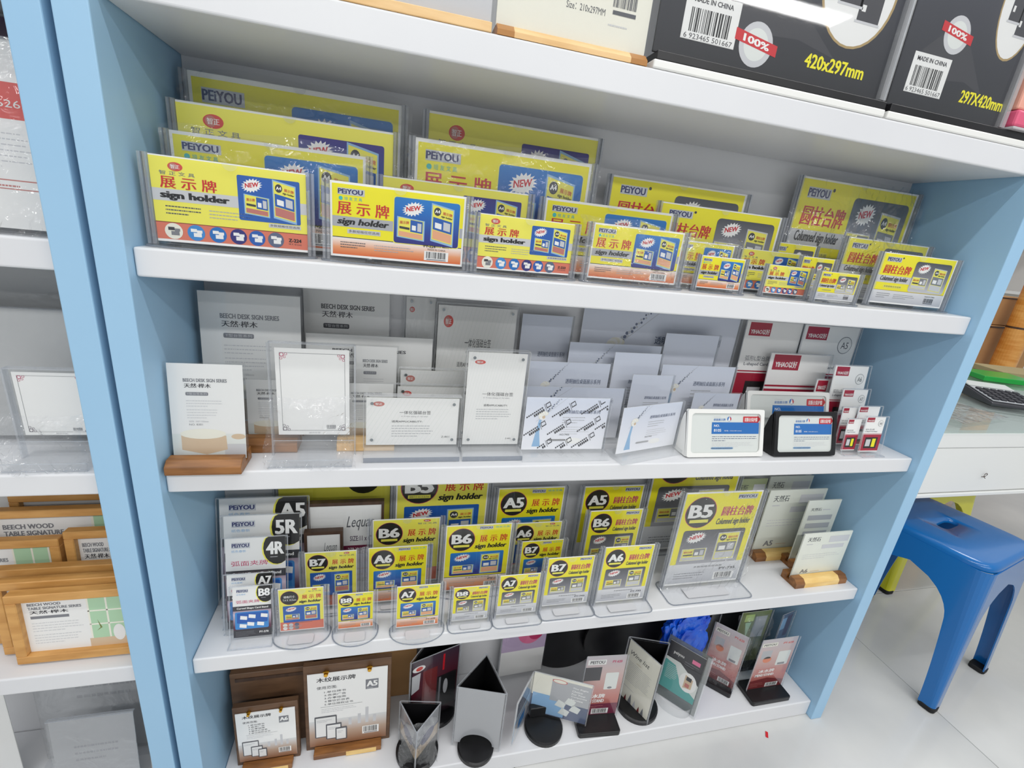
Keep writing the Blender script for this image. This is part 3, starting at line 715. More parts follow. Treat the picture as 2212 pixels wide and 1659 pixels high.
def rails(root, w, h, z0=0.003, t=0.010, deep=0.009):
    for s in (-1, 1):
        b = MB(); x = s * w / 2
        def B(a0, a1, y0, y1, k):
            b.box(min(x + s * a0, x + s * a1), max(x + s * a0, x + s * a1), y0, y1, z0, h + 0.001, k)
        B(0.0005, t * 0.45, -deep * 0.45, deep * 0.45, 0)
        B(t * 0.5, t * 0.62, -deep * 0.5, deep * 0.5, 1)
        B(t * 0.66, t, -deep * 0.4, deep * 0.4, 0)
        b.build('side_rail', ['acrylic_rail', 'acrylic_line'], root)
def holder(TL, TR, y, zs, art, label, base='arc', group=None, wrap=None, lift=0.007, h=None, fb=None, bb=None, sticker=False, name='sign_holder', rail=0.010, thumb=True):
    yL, yR = y if isinstance(y, tuple) else (y, y)
    loc, rz, w, h = spot(TL, TR, yL, yR, zs, h)
    DBG.append((label[:40], w, h, loc.x, loc.y))
    r = empty(name, loc, rz, label, 'sign holder', group)
    p = Print(w, h - lift, None, lift); art(p); p.build('insert_card', r)
    for (nm, yy) in (('front_sheet', -0.0042), ('back_sheet', 0.0022)):
        b = MB(); b.box(-w / 2 - 0.002, w / 2 + 0.002, yy, yy + 0.0018, 0.003, h + 0.0012); b.build(nm, 'acrylic', r)
    rails(r, w, h, t=rail)
    W = w + 2 * rail
    if base == 'arc':
        b = MB(); b.prism(lens(W, 0.030 if fb is None else fb, 0.018 if bb is None else bb, 18, 0.002), 0.0, 0.003)
    elif base == 'disc':
        b = MB(); b.prism(lens(W, 0.036 if fb is None else fb, 0.02 if bb is None else bb, 18, 0.001), 0.0, 0.0025)
    else:
        b = MB(); b.prism(rrect(-W / 2, W / 2, -(0.036 if fb is None else fb), 0.014 if bb is None else bb, 0.012), 0.0, 0.0028)
    b.build('base_plate', ['acrylic_base'], r)
    # bright polished rim of the base
    pts = lens(W, 0.030 if fb is None else fb, 0.018 if bb is None else bb, 18, 0.002) if base == 'arc' else (lens(W, 0.036 if fb is None else fb, 0.02 if bb is None else bb, 18, 0.001) if base == 'disc' else rrect(-W / 2, W / 2, -(0.036 if fb is None else fb), 0.014 if bb is None else bb, 0.012))
    b = MB(); b.tube([(x, yy, 0.0016) for x, yy in pts + pts[:1]], 0.0011, 6); b.build('base_rim', 'acrylic_line', r)
    if sticker:
        b = MB(); b.prism(rrect(-w * 0.28, w * 0.28, -(0.036 if fb is None else fb) * 0.72, -0.006, 0.004), 0.0026, 0.0032); b.build('base_sticker', 'lgrey', r)
    if thumb:
        b = MB(); b.prism([(0.009 * math.cos(math.pi + math.pi * j / 10), h - lift * 0 + 0.009 * math.sin(math.pi + math.pi * j / 10)) for j in range(11)], -0.0046, -0.0043, 'y'); b.build('thumb_notch', 'acrylic_base', r)
    if wrap is not None:
        bag(r, w + 2 * rail, h, wrap, mx=0.012 if wrap in (4, 5) else 0.0035)
    return r

Z2, Z3, Z4, Z5 = Z['2'], Z['3'], Z['4'], Z['5']
G1 = 'landscape sign holders on the top open shelf'
L = lambda t, c='', d='': (lambda p: land(p, t, c, d))
def H1(TL, TR, y, art, label, **k): return holder(TL, TR, y, Z2, art, label, 'arc', G1, **k)
H1((403, 148), (868, 232), 0.172, L('p'), 'tallest bagged yellow sign holder, rearmost of the stack at the shelf\'s left end', wrap=1, fb=0.012, bb=0.012)
H1((378, 218), (850, 285), 0.128, L('z', 'deep'), 'yellow sign holder with red oval logo, third from the front in the left stack', fb=0.014, bb=0.012)
H1((364, 280), (790, 340), 0.092, L('p', 'PY-225', '22 X 12(cm)'), 'bagged yellow sign holder directly behind the leftmost pale yellow one', wrap=2, fb=0.016, bb=0.012)
H1((318, 331), (660, 376), (0.029, 0.044), L('z', 'Z-224', '18 X 10 (cm)'), 'leftmost front pale yellow sign holder with six round pictures on a salmon strip')
H1((712, 388), (1008, 427), 0.036, L('p', 'PY-224', '19 X 10(cm)'), 'bright yellow front sign holder with orange foot strip and barcode, second from left')
H1((828, 378), (1142, 422), 0.088, L('z', 'deep'), 'pale yellow sign holder with dark violet panel, half hidden behind the second front one', fb=0.016, bb=0.01)
H1((898, 300), (1280, 352), 0.130, L('p'), 'bagged yellow sign holder with torn film edge, centre of the upper stack', wrap=3, fb=0.012, bb=0.01)
H1((928, 240), (1293, 300), 0.174, L('z', 'deep'), 'tall yellow sign holder with red oval, rearmost in the centre against the white back', fb=0.012, bb=0.012)
H1((1038, 462), (1243, 484), (0.032, 0.052), L('z', 'Z-223', '15 X 8 (cm)'), 'smaller pale yellow front sign holder with six round pictures, third from left')
H1((1180, 425), (1455, 465), 0.097, L('p'), 'yellow sign holder behind the crumpled bagged front one, grey rails at its left', fb=0.016, bb=0.012)
H1((1285, 480), (1480, 505), 0.048, L('p', 'PY-223', '15 X 8(cm)'), 'front yellow sign holder in a crumpled clear bag with bright creases', wrap=4)
H1((1325, 380), (1615, 420), 0.165, L('c'), 'yellow sign holder with grey panel standing rearmost in the right half', fb=0.012, bb=0.012)
H1((1432, 435), (1690, 472), 0.128, L('c'), 'yellow sign holder with large dark grey panel before the rearmost grey-panelled one', fb=0.012, bb=0.012)
H1((1470, 517), (1588, 532), 0.085, L('p'), 'small bagged yellow sign holder behind the smallest blue-panelled front one', wrap=5, fb=0.014, bb=0.01)
H1((1517, 553), (1612, 560), 0.045, L('p'), 'smallest front yellow sign holder with blue panel, left of the small pair', fb=0.02, rail=0.007)
H1((1605, 537), (1735, 550), 0.100, L('z'), 'small pale yellow sign holder half hidden between the small front ones', fb=0.014, bb=0.01, rail=0.008)
H1((1662, 572), (1752, 580), 0.052, L('z'), 'small front pale yellow sign holder with tiny round pictures, right of the smallest blue one', fb=0.02, rail=0.007)
H1((1680, 523), (1765, 533), 0.132, L('c'), 'tiny yellow sign holder with grey panel whose top alone shows at the back', fb=0.012, bb=0.01, rail=0.006)
H1((1735, 555), (1805, 560), 0.074, L('c'), 'tiny grey-panelled sign holder peeping over the smallest grey-panelled front one', fb=0.012, bb=0.008, rail=0.006)
H1((1775, 588), (1860, 592), 0.022, L('c'), 'smallest front yellow sign holder with grey panel, near the right end', fb=0.02, rail=0.007)
H1((1738, 380), (1985, 422), 0.172, L('c'), 'largest grey-panelled yellow sign holder in a bag, rear right against the blue side', wrap=6, fb=0.012, bb=0.012)
H1((1835, 512), (2008, 534), 0.102, L('c'), 'bagged grey-panelled sign holder between the largest and the rightmost front one', wrap=7, fb=0.016, bb=0.012)
H1((1912, 545), (2070, 563), (0.060, 0.048), L('c', '', ''), 'rightmost front yellow sign holder with grey panel and silver foot strip')

# ------------------------------------------------------------------ shelf three: desk signs
G2 = 'desk signs on the middle shelf'
def beech_sign(TL, TR, y, label, wood='walnut', h=None, art=None, lean=4, foot=True, d0=0.033, d1=0.02, bh=0.022, over=0.004):
    yL, yR = y if isinstance(y, tuple) else (y, y)
    loc, rz, w, h = spot(TL, TR, yL, yR, Z3, h); t = math.tan(math.radians(lean))
    loc.y -= h * t; DBG.append((label[:40], w, h, loc.x, loc.y))
    r = empty('wood_base_sign', loc, rz, label, 'desk sign', G2)
    M = lean_m(lean); p = Print(w, h - 0.010, None, 0.010, 0, 0.0008, 'paper', 'paper'); (art or beechcard)(p); p.build('insert_card', r, M)
    b = MB(); b.box(-w / 2 - 0.003, w / 2 + 0.003, -0.0032, -0.0012, 0.0092, h + 0.002); b.box(-w / 2 - 0.003, w / 2 + 0.003, 0.0012, 0.0032, 0.0092, h + 0.002); b.build('acrylic_sleeve', 'acrylic', r, M)
    if foot:
        b = MB(); b.prism([(-d0, 0), (d1, 0), (d1, bh), (0.006, bh), (0.006, 0.009), (-0.006, 0.009), (-0.006, bh), (-d0 + 0.010, bh), (-d0, bh - 0.008)], -w / 2 - over, w / 2 + over, 'x')
        b.build('wooden_base', wood, r, bevel=0.0008, seg=1)
    return r
beech_sign((425, 628), (648, 640), 0.15, 'tall white card sign standing rear left by the blue side', lean=3, d0=0.02, d1=0.015)
beech_sign((655, 640), (842, 652), 0.196, 'large white card sign behind, its top cut off by the shelf above', h=0.255, lean=1, art=lambda p: beechcard(p, 1.05, True, True), d0=0.016, d1=0.008)
beech_sign((660, 717), (935, 735), 0.162, 'wide white card sign behind the empty acrylic stand', lean=2, art=lambda p: beechcard(p, 1.0, False, True), d0=0.016, d1=0.012)
beech_sign((765, 748), (858, 750), 0.130, 'narrow white card sign left of the striped oval-logo signs', wood='beech', lean=2, d0=0.014, d1=0.012)
beech_sign((530, 820), (640, 823), 0.092, 'low white card sign on walnut base hidden behind the empty acrylic stand', lean=3, d0=0.03, d1=0.014)
beech_sign((735, 828), (850, 830), 0.085, 'low white card sign on light wood base behind the wide striped sign', wood='beech', lean=2, d0=0.022, d1=0.012)
beech_sign((358, 784), (523, 788), 0.034, 'leftmost front white card sign on a walnut block, wooden tray pictured at its foot', lean=5, d0=0.031, d1=0.022, bh=0.020, over=0.001)

def t_stand(TL, TR, y, label, zs=Z3, h=None, art=None, wrap=9, d=0.045, x_margin=0.012):
    loc, rz, w, h = spot(TL, TR, y, y, zs, h); DBG.append((label[:40], w, h, loc.x, loc.y))
    r = empty('acrylic_stand', loc, rz, label, 'acrylic stand', None)
    m = 0.012
    b = MB(); b.box(-w / 2, w / 2, -0.004, -0.0018, 0.022, h); b.build('front_sheet', 'acrylic', r)
    b = MB(); b.box(-w / 2, w / 2, 0.0018, 0.004, 0.022, h); b.build('back_sheet', 'acrylic', r)
    for s in (-1, 1):
        b = MB(); b.box(min(s * w / 2, s * (w / 2 + 0.0025)), max(s * w / 2, s * (w / 2 + 0.0025)), -0.005, 0.005, 0.0, h + 0.001); b.build('edge_strip', 'acrylic_rail', r)
    b = MB(); b.box(-w / 2, w / 2, -0.0042, 0.0042, h, h + 0.002); b.build('top_strip', 'acrylic_rail', r)
    p = Print(w * 0.88, (h - 0.034) * 0.95, None, 0.034); (art or cert)(p); p.build('insert_sheet', r)
    b = MB(); b.box(-w / 2, w / 2, -d, -d + 0.002, 0.0, 0.012); b.box(-w / 2, w / 2, -d, 0.018, 0.0, 0.002)
    b.face([(-w / 2, -d + 0.002, 0.012), (w / 2, -d + 0.002, 0.012), (w / 2, -0.004, 0.026), (-w / 2, -0.004, 0.026)])
    b.build('foot', 'acrylic_base', r)
    b = MB(); b.tube([(-w / 2, -d, 0.001), (w / 2, -d, 0.001)], 0.001, 6); b.tube([(-w / 2, -d, 0.012), (w / 2, -d, 0.012)], 0.0008, 6); b.tube([(-w / 2, -0.005, 0.026), (w / 2, -0.005, 0.026)], 0.0008, 6)
    b.build('foot_edge', 'acrylic_rail', r)
    if wrap is not None:
        bag(r, w, h * 0.62, wrap, 0.0, 0.0, d=d + 0.004)
    return r
t_stand((580, 745), (765, 743), 0.052, 'empty clear acrylic stand with ornamental border card and film at its foot')

def magnet_sign(TL, TR, y, label, art, h=None, thick=0.012, slab=True, wrap=None):
    loc, rz, w, h = spot(TL, TR, y, y, Z3, h); DBG.append((label[:40], w, h, loc.x, loc.y))
    r = empty('magnetic_desk_sign', loc, rz, label, 'desk sign', 'striped acrylic desk signs')
    lift = 0.015 if slab else 0.004
    p = Print(w - 0.006, h - lift - 0.006, None, lift + 0.002, 0, 0.0008, 'cream', 'paper'); art(p); p.build('insert_card', r)
    b = MB(); b.box(-w / 2, w / 2, -thick / 2, -0.0015, lift, h); b.build('front_block', 'acrylic', r)
    b = MB(); b.box(-w / 2, w / 2, 0.0015, thick / 2, lift, h); b.build('rear_block', 'acrylic', r)
    b = MB(); b.box(-w / 2, w / 2, -thick / 2, thick / 2, h, h + 0.0015); b.build('top_edge', 'acrylic_slab', r)
    for sx in (-1, 1):
        b = MB(); b.box(min(sx * w / 2, sx * (w / 2 + 0.001)), max(sx * w / 2, sx * (w / 2 + 0.001)), -thick / 2, thick / 2, lift, h); b.build('side_edge', 'acrylic_slab', r)
        for zz in (lift + 0.014, h - 0.012):
            b = MB(); b.cyl((sx * (w / 2 - 0.012), zz), 0.0026, -thick / 2 - 0.0006, -thick / 2, 14, axis='y'); b.build('magnet', 'magnet', r)
    if slab:
        b = MB(); b.box(-w / 2, w / 2, -0.030, 0.026, 0.0, 0.0145); b.build('slab_base', 'acrylic_slab', r, bevel=0.0008, seg=1)
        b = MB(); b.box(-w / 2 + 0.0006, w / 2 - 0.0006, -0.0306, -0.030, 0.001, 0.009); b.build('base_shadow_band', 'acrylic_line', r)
    if wrap is not None: bag(r, w, h, wrap, 0.0)
    return r
magnet_sign((875, 645), (945, 652), 0.197, 'bagged white sign with red oval logo, rear, half hidden behind the striped ones', lambda p: magnetcard(p, False, '', True, False), h=0.245, thick=0.008, slab=False, wrap=11)
magnet_sign((945, 653), (1122, 666), 0.180, 'large cream striped sign with red oval logo at the back', lambda p: magnetcard(p, False, '', False), thick=0.008, slab=False)
magnet_sign((862, 795), (1030, 800), 0.124, 'pinkish striped sign peeping out above the orange-logo one', lambda p: magnetcard(p, True, ''), thick=0.006, slab=False)
magnet_sign((855, 830), (1020, 834), 0.096, 'cream striped sign with orange logo behind the wide front one', lambda p: magnetcard(p, False, ''), thick=0.006, slab=False)
magnet_sign((787, 853), (997, 858), 0.048, 'wide white striped desk sign on a clear slab, front row', lambda p: magnetcard(p, True, 'Z-801'))
magnet_sign((1010, 755), (1145, 761), 0.048, 'tall white striped desk sign on a clear slab, front row', lambda p: magnetcard(p, False, 'Z-805', True))

def ice_sign(TL, TR, y, label, portrait=False, film=False, h=None, d0=0.016, d1=0.014, slab=0.006, fl=True, lean=0):
    yL, yR = y if isinstance(y, tuple) else (y, y)
    loc, rz, w, h = spot(TL, TR, yL, yR, Z3, h); DBG.append((label[:40], w, h, loc.x, loc.y))
    r = empty('clear_desk_sign', loc, rz, label, 'desk sign', 'pale blue clear desk signs')
    M = lean_m(lean) if lean else None
    p = Print(w, h - slab, None, slab); icecard(p, portrait, film, fl); p.build('insert_card', r, M)
    b = MB(); b.box(-w / 2 - 0.002, w / 2 + 0.002, -0.0035, -0.0016, 0.004, h + 0.0015); b.build('front_sheet', 'acrylic', r, M)
    b = MB(); b.box(-w / 2 - 0.002, w / 2 + 0.002, 0.0012, 0.0032, 0.004, h + 0.0015); b.build('back_sheet', 'acrylic', r, M)
    b = MB(); b.box(w / 2 + 0.002, w / 2 + 0.0035, -0.0035, 0.0032, 0.004, h + 0.0015); b.build('side_edge', 'acrylic_rail', r, M)
    b = MB(); b.box(-w / 2 - 0.004, w / 2 + 0.004, -d0, d1, 0, slab); b.build('slab_base', 'acrylic_slab', r, bevel=0.0006, seg=1)
    return r
ice_sign((1130, 678), (1238, 685), 0.192, 'pale blue portrait sign standing rear, right of the striped signs', True, fl=False, d0=0.012, d1=0.008)
ice_sign((1262, 672), (1600, 692), 0.197, 'largest pale blue sign with flower spray at the back, top cut off', h=0.25, d0=0.01, d1=0.008)
ice_sign((1232, 740), (1430, 748), 0.164, 'wide pale blue sign in front of the largest flower sign', d0=0.012, d1=0.012)
ice_sign((1440, 722), (1555, 725), 0.168, 'pale blue portrait sign at the right, before the largest flower sign', True, fl=False, d0=0.012, d1=0.01)
ice_sign((1145, 782), (1320, 785), 0.130, 'pale blue landscape sign with dark flower above the film-covered front pair', d0=0.012, d1=0.012)
ice_sign((1330, 762), (1430, 765), 0.136, 'pale blue portrait sign in the middle of the blue group', True, d0=0.012, d1=0.012)
ice_sign((1432, 790), (1590, 792), 0.132, 'pale blue landscape sign at the right of the blue group, flower spray showing', d0=0.012, d1=0.012)
ice_sign((1368, 810), (1455, 812), 0.104, 'narrow pale blue portrait sign behind the turned front one', True, d0=0.012, d1=0.012)
ice_sign((1500, 850), (1600, 850), 0.100, 'small pale blue sign above the white tent frame', d0=0.012, d1=0.012)
ice_sign((1130, 836), (1350, 838), 0.096, 'wide pale blue sign directly behind the film-covered one', d0=0.014, d1=0.012)
ice_sign((1139, 859), (1319, 861), 0.042, 'front pale blue sign covered in film printed with diagonal black lettering', False, True, d0=0.03, d1=0.022, slab=0.009)
ice_sign((1349, 880), (1475, 870), (0.020, 0.058), 'front pale blue sign turned to the right on a clear slab', d0=0.026, d1=0.022, slab=0.009)

def tent(TL, TR, y, label, frame, h=None):
    yL, yR = y if isinstance(y, tuple) else (y, y)
    loc, rz, w, h = spot(TL, TR, yL, yR, Z3, h); DBG.append((label[:40], w, h, loc.x, loc.y))
    a = 17.0; t = math.tan(math.radians(a)); loc.y -= h * t
    loc.z += 0.0016
    r = empty('tent_sign', loc, rz, label, 'desk sign', 'tent shaped plastic sign frames')
    S = h / math.cos(math.radians(a)); M = lean_m(a); bw = 0.008
    # front frame ring with rounded window
    o = rrect(-w / 2, w / 2, 0, S, 0.004); i_ = rrect(-w / 2 + bw, w / 2 - bw, bw, S - bw, 0.007); b = MB(); n = len(o)
    for j in range(n):
        q = (j + 1) % n
        for (ya, A, B_) in ((-0.004, o, i_),):
            b.face([(A[j][0], ya, A[j][1]), (A[q][0], ya, A[q][1]), (B_[q][0], ya, B_[q][1]), (B_[j][0], ya, B_[j][1])])
        b.face([(o[q][0], -0.004, o[q][1]), (o[j][0], -0.004, o[j][1]), (o[j][0], 0.003, o[j][1]), (o[q][0], 0.003, o[q][1])])
        b.face([(i_[j][0], -0.004, i_[j][1]), (i_[q][0], -0.004, i_[q][1]), (i_[q][0], -0.0015, i_[q][1]), (i_[j][0], -0.0015, i_[j][1])])
    b.face([(x, 0.003, zz) for x, zz in reversed(o)])
    b.build('front_frame', frame, r, M, fix=True)
    p = Print(w - 2 * bw + 0.002, S - 2 * bw + 0.002, None, bw - 0.001, -0.0008, 0.0012, 'milk', 'milk'); no8105(p); p.build('insert_card', r, M)
    b = MB(); b.box(-w / 2 + bw, w / 2 - bw, -0.0028, -0.0022, bw, S - bw); b.build('window_sheet', 'acrylic', r, M)
    D = 2 * h * t
    for s in (-1, 1):
        x0, x1 = (s * w / 2 - s * 0.0025), s * w / 2
        b = MB(); b.prism([(0.003, 0.0), (D * 0.92, 0.0), (D * 0.62, h * 0.86), (h * t, h - 0.003)], min(x0, x1), max(x0, x1), 'x'); b.build('side_wing', frame, r)
    b = MB(); b.box(-w / 2 + 0.004, w / 2 - 0.004, 0, 0.0025, 0, S * 0.96); b.build('rear_leg', frame, r, Matrix.Translation((0, D, 0)) @ Matrix.Rotation(math.radians(a), 4, 'X'))
    return r
tent((1612, 845), (1788, 850), 0.108, 'white plastic tent sign frame behind the front white and black ones', 'white_plastic')
tent((1485, 884), (1648, 888), 0.046, 'white plastic tent sign frame with blue banner card, front row', 'white_plastic')
tent((1672, 892), (1805, 890), 0.044, 'black plastic tent sign frame with blue banner card', 'black_plastic')

def l_stand(TL, TR, y, zs, art, label, h=None, foot=0.03, lean=7, group=None, name='bent_card_stand', cat='card stand', film=None, side='acrylic', margin=0.004):
    """clear plastic sheet bent into an L, curving into its foot, with a card in it"""
    yL, yR = y if isinstance(y, tuple) else (y, y)
    loc, rz, w, h = spot(TL, TR, yL, yR, zs, h); DBG.append((label[:40], w, h, loc.x, loc.y))
    t = math.tan(math.radians(lean)); loc.y -= h * t; S = (h - 0.004) / math.cos(math.radians(lean))
    r = empty(name, loc, rz, label, cat, group); M = lean_m(lean)
    p = Print(w, S - 0.004, None, 0.006); art(p); p.build('insert_card', r, M)
    prof = [(-foot, 0.0), (-foot, 0.0022), (-0.008, 0.0022), (-0.0045, 0.004), (-0.003, 0.008)]
    top = M @ Vector((0, -0.003, S + margin)); top2 = M @ Vector((0, 0.003, S + margin)); b0 = M @ Vector((0, 0.003, 0.006))
    pr = prof + [(top.y, top.z), (top2.y, top2.z), (b0.y, b0.z), (0.002, 0.0)]
    b = MB(); b.prism(pr, -w / 2 - margin, w / 2 + margin, 'x'); b.build('clear_stand', side, r, fix=True)
    for s in (-1, 1):
        b = MB(); x = s * (w / 2 + margin)
        b.tube([(x, -foot, 0.0015), (x, -0.006, 0.0015), (x, top.y, top.z)], 0.0011, 6); b.build('polished_edge', 'acrylic_rail', r)
    b = MB(); b.tube([(-w / 2 - margin, top.y, top.z), (w / 2 + margin, top.y, top.z)], 0.0011, 6); b.build('top_rim', 'acrylic_rail', r)
    b = MB(); b.tube([(-w / 2 - margin, -foot, 0.0015), (w / 2 + margin, -foot, 0.0015)], 0.0011, 6); b.build('foot_rim', 'acrylic_rail', r)
    if film is not None: bag(r, w, h * 0.9, film, 0.0)
    return r
GY = 'red and white bent card stands at the right end'
Y = lambda s='', pr=True, low=True: (lambda p: yihao(p, s, pr, low))
l_stand((1616, 694), (1736, 702), 0.188, Z3, Y(), 'large red and white card stand, rear, left of the red group', h=0.245, foot=0.012, lean=2, group=GY)
l_stand((1740, 704), (1858, 712), 0.184, Z3, Y('A5'), 'white card stand marked A5 at the rear right', h=0.245, foot=0.012, lean=2, group=GY)
l_stand((1668, 760), (1795, 768), 0.168, Z3, Y('', False), 'landscape red and white card stand before the large portrait pair', foot=0.012, lean=3, group=GY)
l_stand((1766, 818), (1815, 820), 0.128, Z3, Y('', False), 'small red card stand squeezed between tent frame and A6 stand', foot=0.012, lean=3, group=GY)
l_stand((1806, 787), (1878, 791), 0.118, Z3, Y('A6'), 'card stand marked A6 at the right of the red group', foot=0.014, lean=6, group=GY)
l_stand((1823, 838), (1876, 842), 0.092, Z3, Y('A7'), 'card stand marked A7 in front of the A6 one', foot=0.014, lean=6, group=GY)
l_stand((1823, 878), (1853, 880), 0.066, Z3, Y('', True), 'narrow red card stand in front of the A7 one, to its left', foot=0.014, lean=5, group=GY)
l_stand((1858, 875), (1902, 879), 0.062, Z3, Y('', True), 'small cream card stand behind the foremost smallest one', foot=0.014, lean=5, group=GY)
l_stand((1834, 903), (1863, 905), 0.036, Z3, Y('', True), 'tiny red card stand left of the foremost smallest one', foot=0.014, lean=5, group=GY)
l_stand((1874, 899), (1915, 900), 0.030, Z3, Y('A8'), 'foremost smallest card stand with orange picture, right end of the middle shelf', foot=0.016, lean=5, group=GY)

# ------------------------------------------------------------------ shelf four: portrait sign holders
G3 = 'portrait sign holders on the lower shelf'
Pt = lambda t, c, d='', q='': (lambda p: port(p, t, c, d, q))
GC = 'dark curved card stands stacked at the left end'
for (TL, TR, y, code, label, foot) in (
        ((472, 1071), (663.5, 1075), 0.158, 'A5', 'dark card stand marked A5, largest and rearmost of the left stack', 0.011),
        ((481.5, 1110), (646.6, 1110), 0.124, '5R', 'dark card stand marked 5R in front of the A5 one', 0.011),
        ((485, 1160), (616.5, 1157), 0.092, '4R', 'dark card stand marked 4R in the middle of the left stack', 0.011),
        ((488.7, 1238), (588.8, 1236), 0.068, 'A7', 'small dark card stand marked A7 behind the B8 one', 0.008),
        ((501, 1263.5), (585, 1263.5), 0.046, 'B8', 'smallest foremost card stand marked B8 with blue picture', 0.02)):
    l_stand(TL, TR, y, Z4, (lambda c: (lambda p: curved(p, c)))(code), label, foot=foot, lean=9, group=GC)
def H3(TL, TR, y, art, label, base='disc', **k): return holder(TL, TR, y, Z4, art, label, base, G3, **k)
def lequan(p, a, b):
    p.rect(0, 0, 1, 1, 'paper', 1); p.text('Lequan', 0.5, 0.66, 0.9, 0.85, 'text', 2, 0, 0.35); p.text(a, 0.55, 0.52, 0.86, 0.59, 'purple', 2, 0.01)
    p.rect(0, 0.34, 1, 0.46, 'plum', 2); p.text(b, 0.52, 0.37, 0.92, 0.43, 'white', 3); p.rect(0, 0, 1, 0.34, 'lilac', 2); p.text('新品 雅俗', 0.55, 0.22, 0.9, 0.29, 'rose', 3); p.words(0.5, 0.2, 0.9, 2, 0.08, 'rose', 3, 0.5)
def acr_frame(TL, TR, y, label, a, b_, h=None):
    loc, rz, w, h = spot(TL, TR, y, y, Z4, h); DBG.append((label[:40], w, h, loc.x, loc.y))
    r = empty('picture_frame', loc, rz, label, 'picture frame', 'brown framed script-lettered frames')
    b = MB()
    for (x0, x1, z0, z1) in ((-w / 2, w / 2, h - 0.007, h), (-w / 2, w / 2, 0, 0.007), (-w / 2, -w / 2 + 0.005, 0.007, h - 0.007), (w / 2 - 0.005, w / 2, 0.007, h - 0.007)): b.box(x0, x1, -0.006, 0.006, z0, z1)
    b.build('frame_border', 'brown_dark', r)
    p = Print(w - 0.01, h - 0.014, None, 0.007, -0.003); lequan(p, a, b_); p.build('insert_card', r)
    b = MB(); b.box(-w / 2 + 0.005, w / 2 - 0.005, -0.0052, -0.0046, 0.007, h - 0.007); b.build('clear_cover', 'acrylic', r)
    return r
H3((600, 1040), (843, 1040), 0.197, (lambda p: (p.rect(0, 0, 1, 1, 'pale', 1), p.circ(0.75, 0.745, 0.155, 'black', 2), p.text('A4', 0.65, 0.715, 0.86, 0.785, 'white', 3, 0.045), p.text('展 示 牌', 0.04, 0.73, 0.5, 0.79, 'red', 3, 0.03))), 'largest pale yellow sign marked A4 at the back, mostly hidden', fb=0.012, bb=0.006, h=0.285)
acr_frame((663, 1081), (830, 1084), 0.158, 'brown framed card with script lettering behind the B7 sign', 'SIZE:11 x 6"', '279 X 152 (mm)')
acr_frame((657, 1145), (741, 1145), 0.128, 'smaller brown framed card with script lettering beside the dark stack', 'SIZE:5.9 x 4.5"', '150 X 114 (mm)')
H3((856, 1051), (1056, 1049), 0.180, (lambda p: port(p, 'z', 'B5', '规格尺寸:18.2 X 25.7cm')), 'tall yellow sign holder marked B5 with blue panel, top hidden by the shelf above', fb=0.014, bb=0.012, h=0.252)
H3((1077.7, 1057), (1222, 1049), 0.172, Pt('p', 'A5'), 'yellow sign holder marked A5 with blue panel, rear centre', fb=0.014, bb=0.012)
H3((1263.4, 1055.5), (1394, 1043), 0.165, Pt('c', 'A5'), 'yellow sign holder marked A5 with grey panel', 'plate', fb=0.014, bb=0.012)
H3((1409, 1040), (1597, 1034), 0.176, Pt('c', 'A4'), 'large grey-panelled yellow sign behind the tall B5 one', 'plate', fb=0.014, bb=0.012, h=0.305)
H3((805, 1125), (952, 1116), 0.132, Pt('z', 'B6'), 'yellow sign holder marked B6 with red oval logo', fb=0.016, bb=0.01)
H3((1108, 1136), (1216, 1121), 0.132, Pt('z', 'A6'), 'yellow sign holder marked A6 with red oval logo behind the B7 one', fb=0.014, bb=0.01)
H3((1276, 1106), (1390.5, 1096.7), 0.112, Pt('c', 'B6'), 'yellow sign holder marked B6 with grey panel', 'plate', fb=0.016, bb=0.012)
H3((964.4, 1139), (1107.9, 1127), 0.096, Pt('p', 'B6', '', 'PY-236'), 'tall yellow sign holder marked B6 with blue panel in the middle', fb=0.02, bb=0.014)
H3((1128, 1173), (1218.8, 1162), 0.094, Pt('p', 'B7'), 'yellow sign holder marked B7 with blue panel, right of the tall B6', fb=0.016, bb=0.012)
H3((657.5, 1197), (770.8, 1186), 0.084, Pt('z', 'B7'), 'yellow sign holder marked B7 with red oval logo, behind the front left pair', fb=0.02, sticker=True)
H3((795.7, 1186), (924.6, 1175.5), 0.083, Pt('p', 'A6'), 'yellow sign holder marked A6 with blue panel', fb=0.022, sticker=True)
H3((599.6, 1277), (698.5, 1265), 0.033, Pt('z', ''), 'leftmost front sign holder with lettered black oval and salmon foot', sticker=True)
H3((728.6, 1284), (807, 1278), 0.026, Pt('p', 'B8'), 'small front sign holder marked B8 with blue panel', sticker=True, rail=0.008)
H3((858, 1268), (952.4, 1261), 0.016, Pt('p', 'A7', '', 'PY-238'), 'front sign holder marked A7 with blue panel on a round base', sticker=True)
H3((981, 1269.5), (1059.7, 1264.7), 0.018, Pt('c', 'B8'), 'small front sign holder marked B8 with grey panel', 'plate', sticker=True, fb=0.024, rail=0.008)
H3((1081, 1245), (1169, 1237), 0.022, Pt('c', 'A7'), 'front sign holder marked A7 with grey panel', 'plate', sticker=True, fb=0.028, rail=0.009)
H3((1185.5, 1206.7), (1286, 1200), 0.033, Pt('c', 'B7', '', 'PY-733'), 'front sign holder marked B7 with grey panel', 'plate', sticker=True, fb=0.032)
H3((1309, 1182.7), (1415.7, 1175.8), 0.029, Pt('c', 'A6', '', 'PY-732'), 'front sign holder marked A6 with grey panel', 'plate', sticker=True, fb=0.034)
H3((1484, 1064), (1650, 1060), 0.056, Pt('c', 'B5', '', 'PY-735'), 'tallest front sign holder marked B5 with grey panel, film at its foot', 'plate', sticker=True, fb=0.05, bb=0.02, wrap=31)

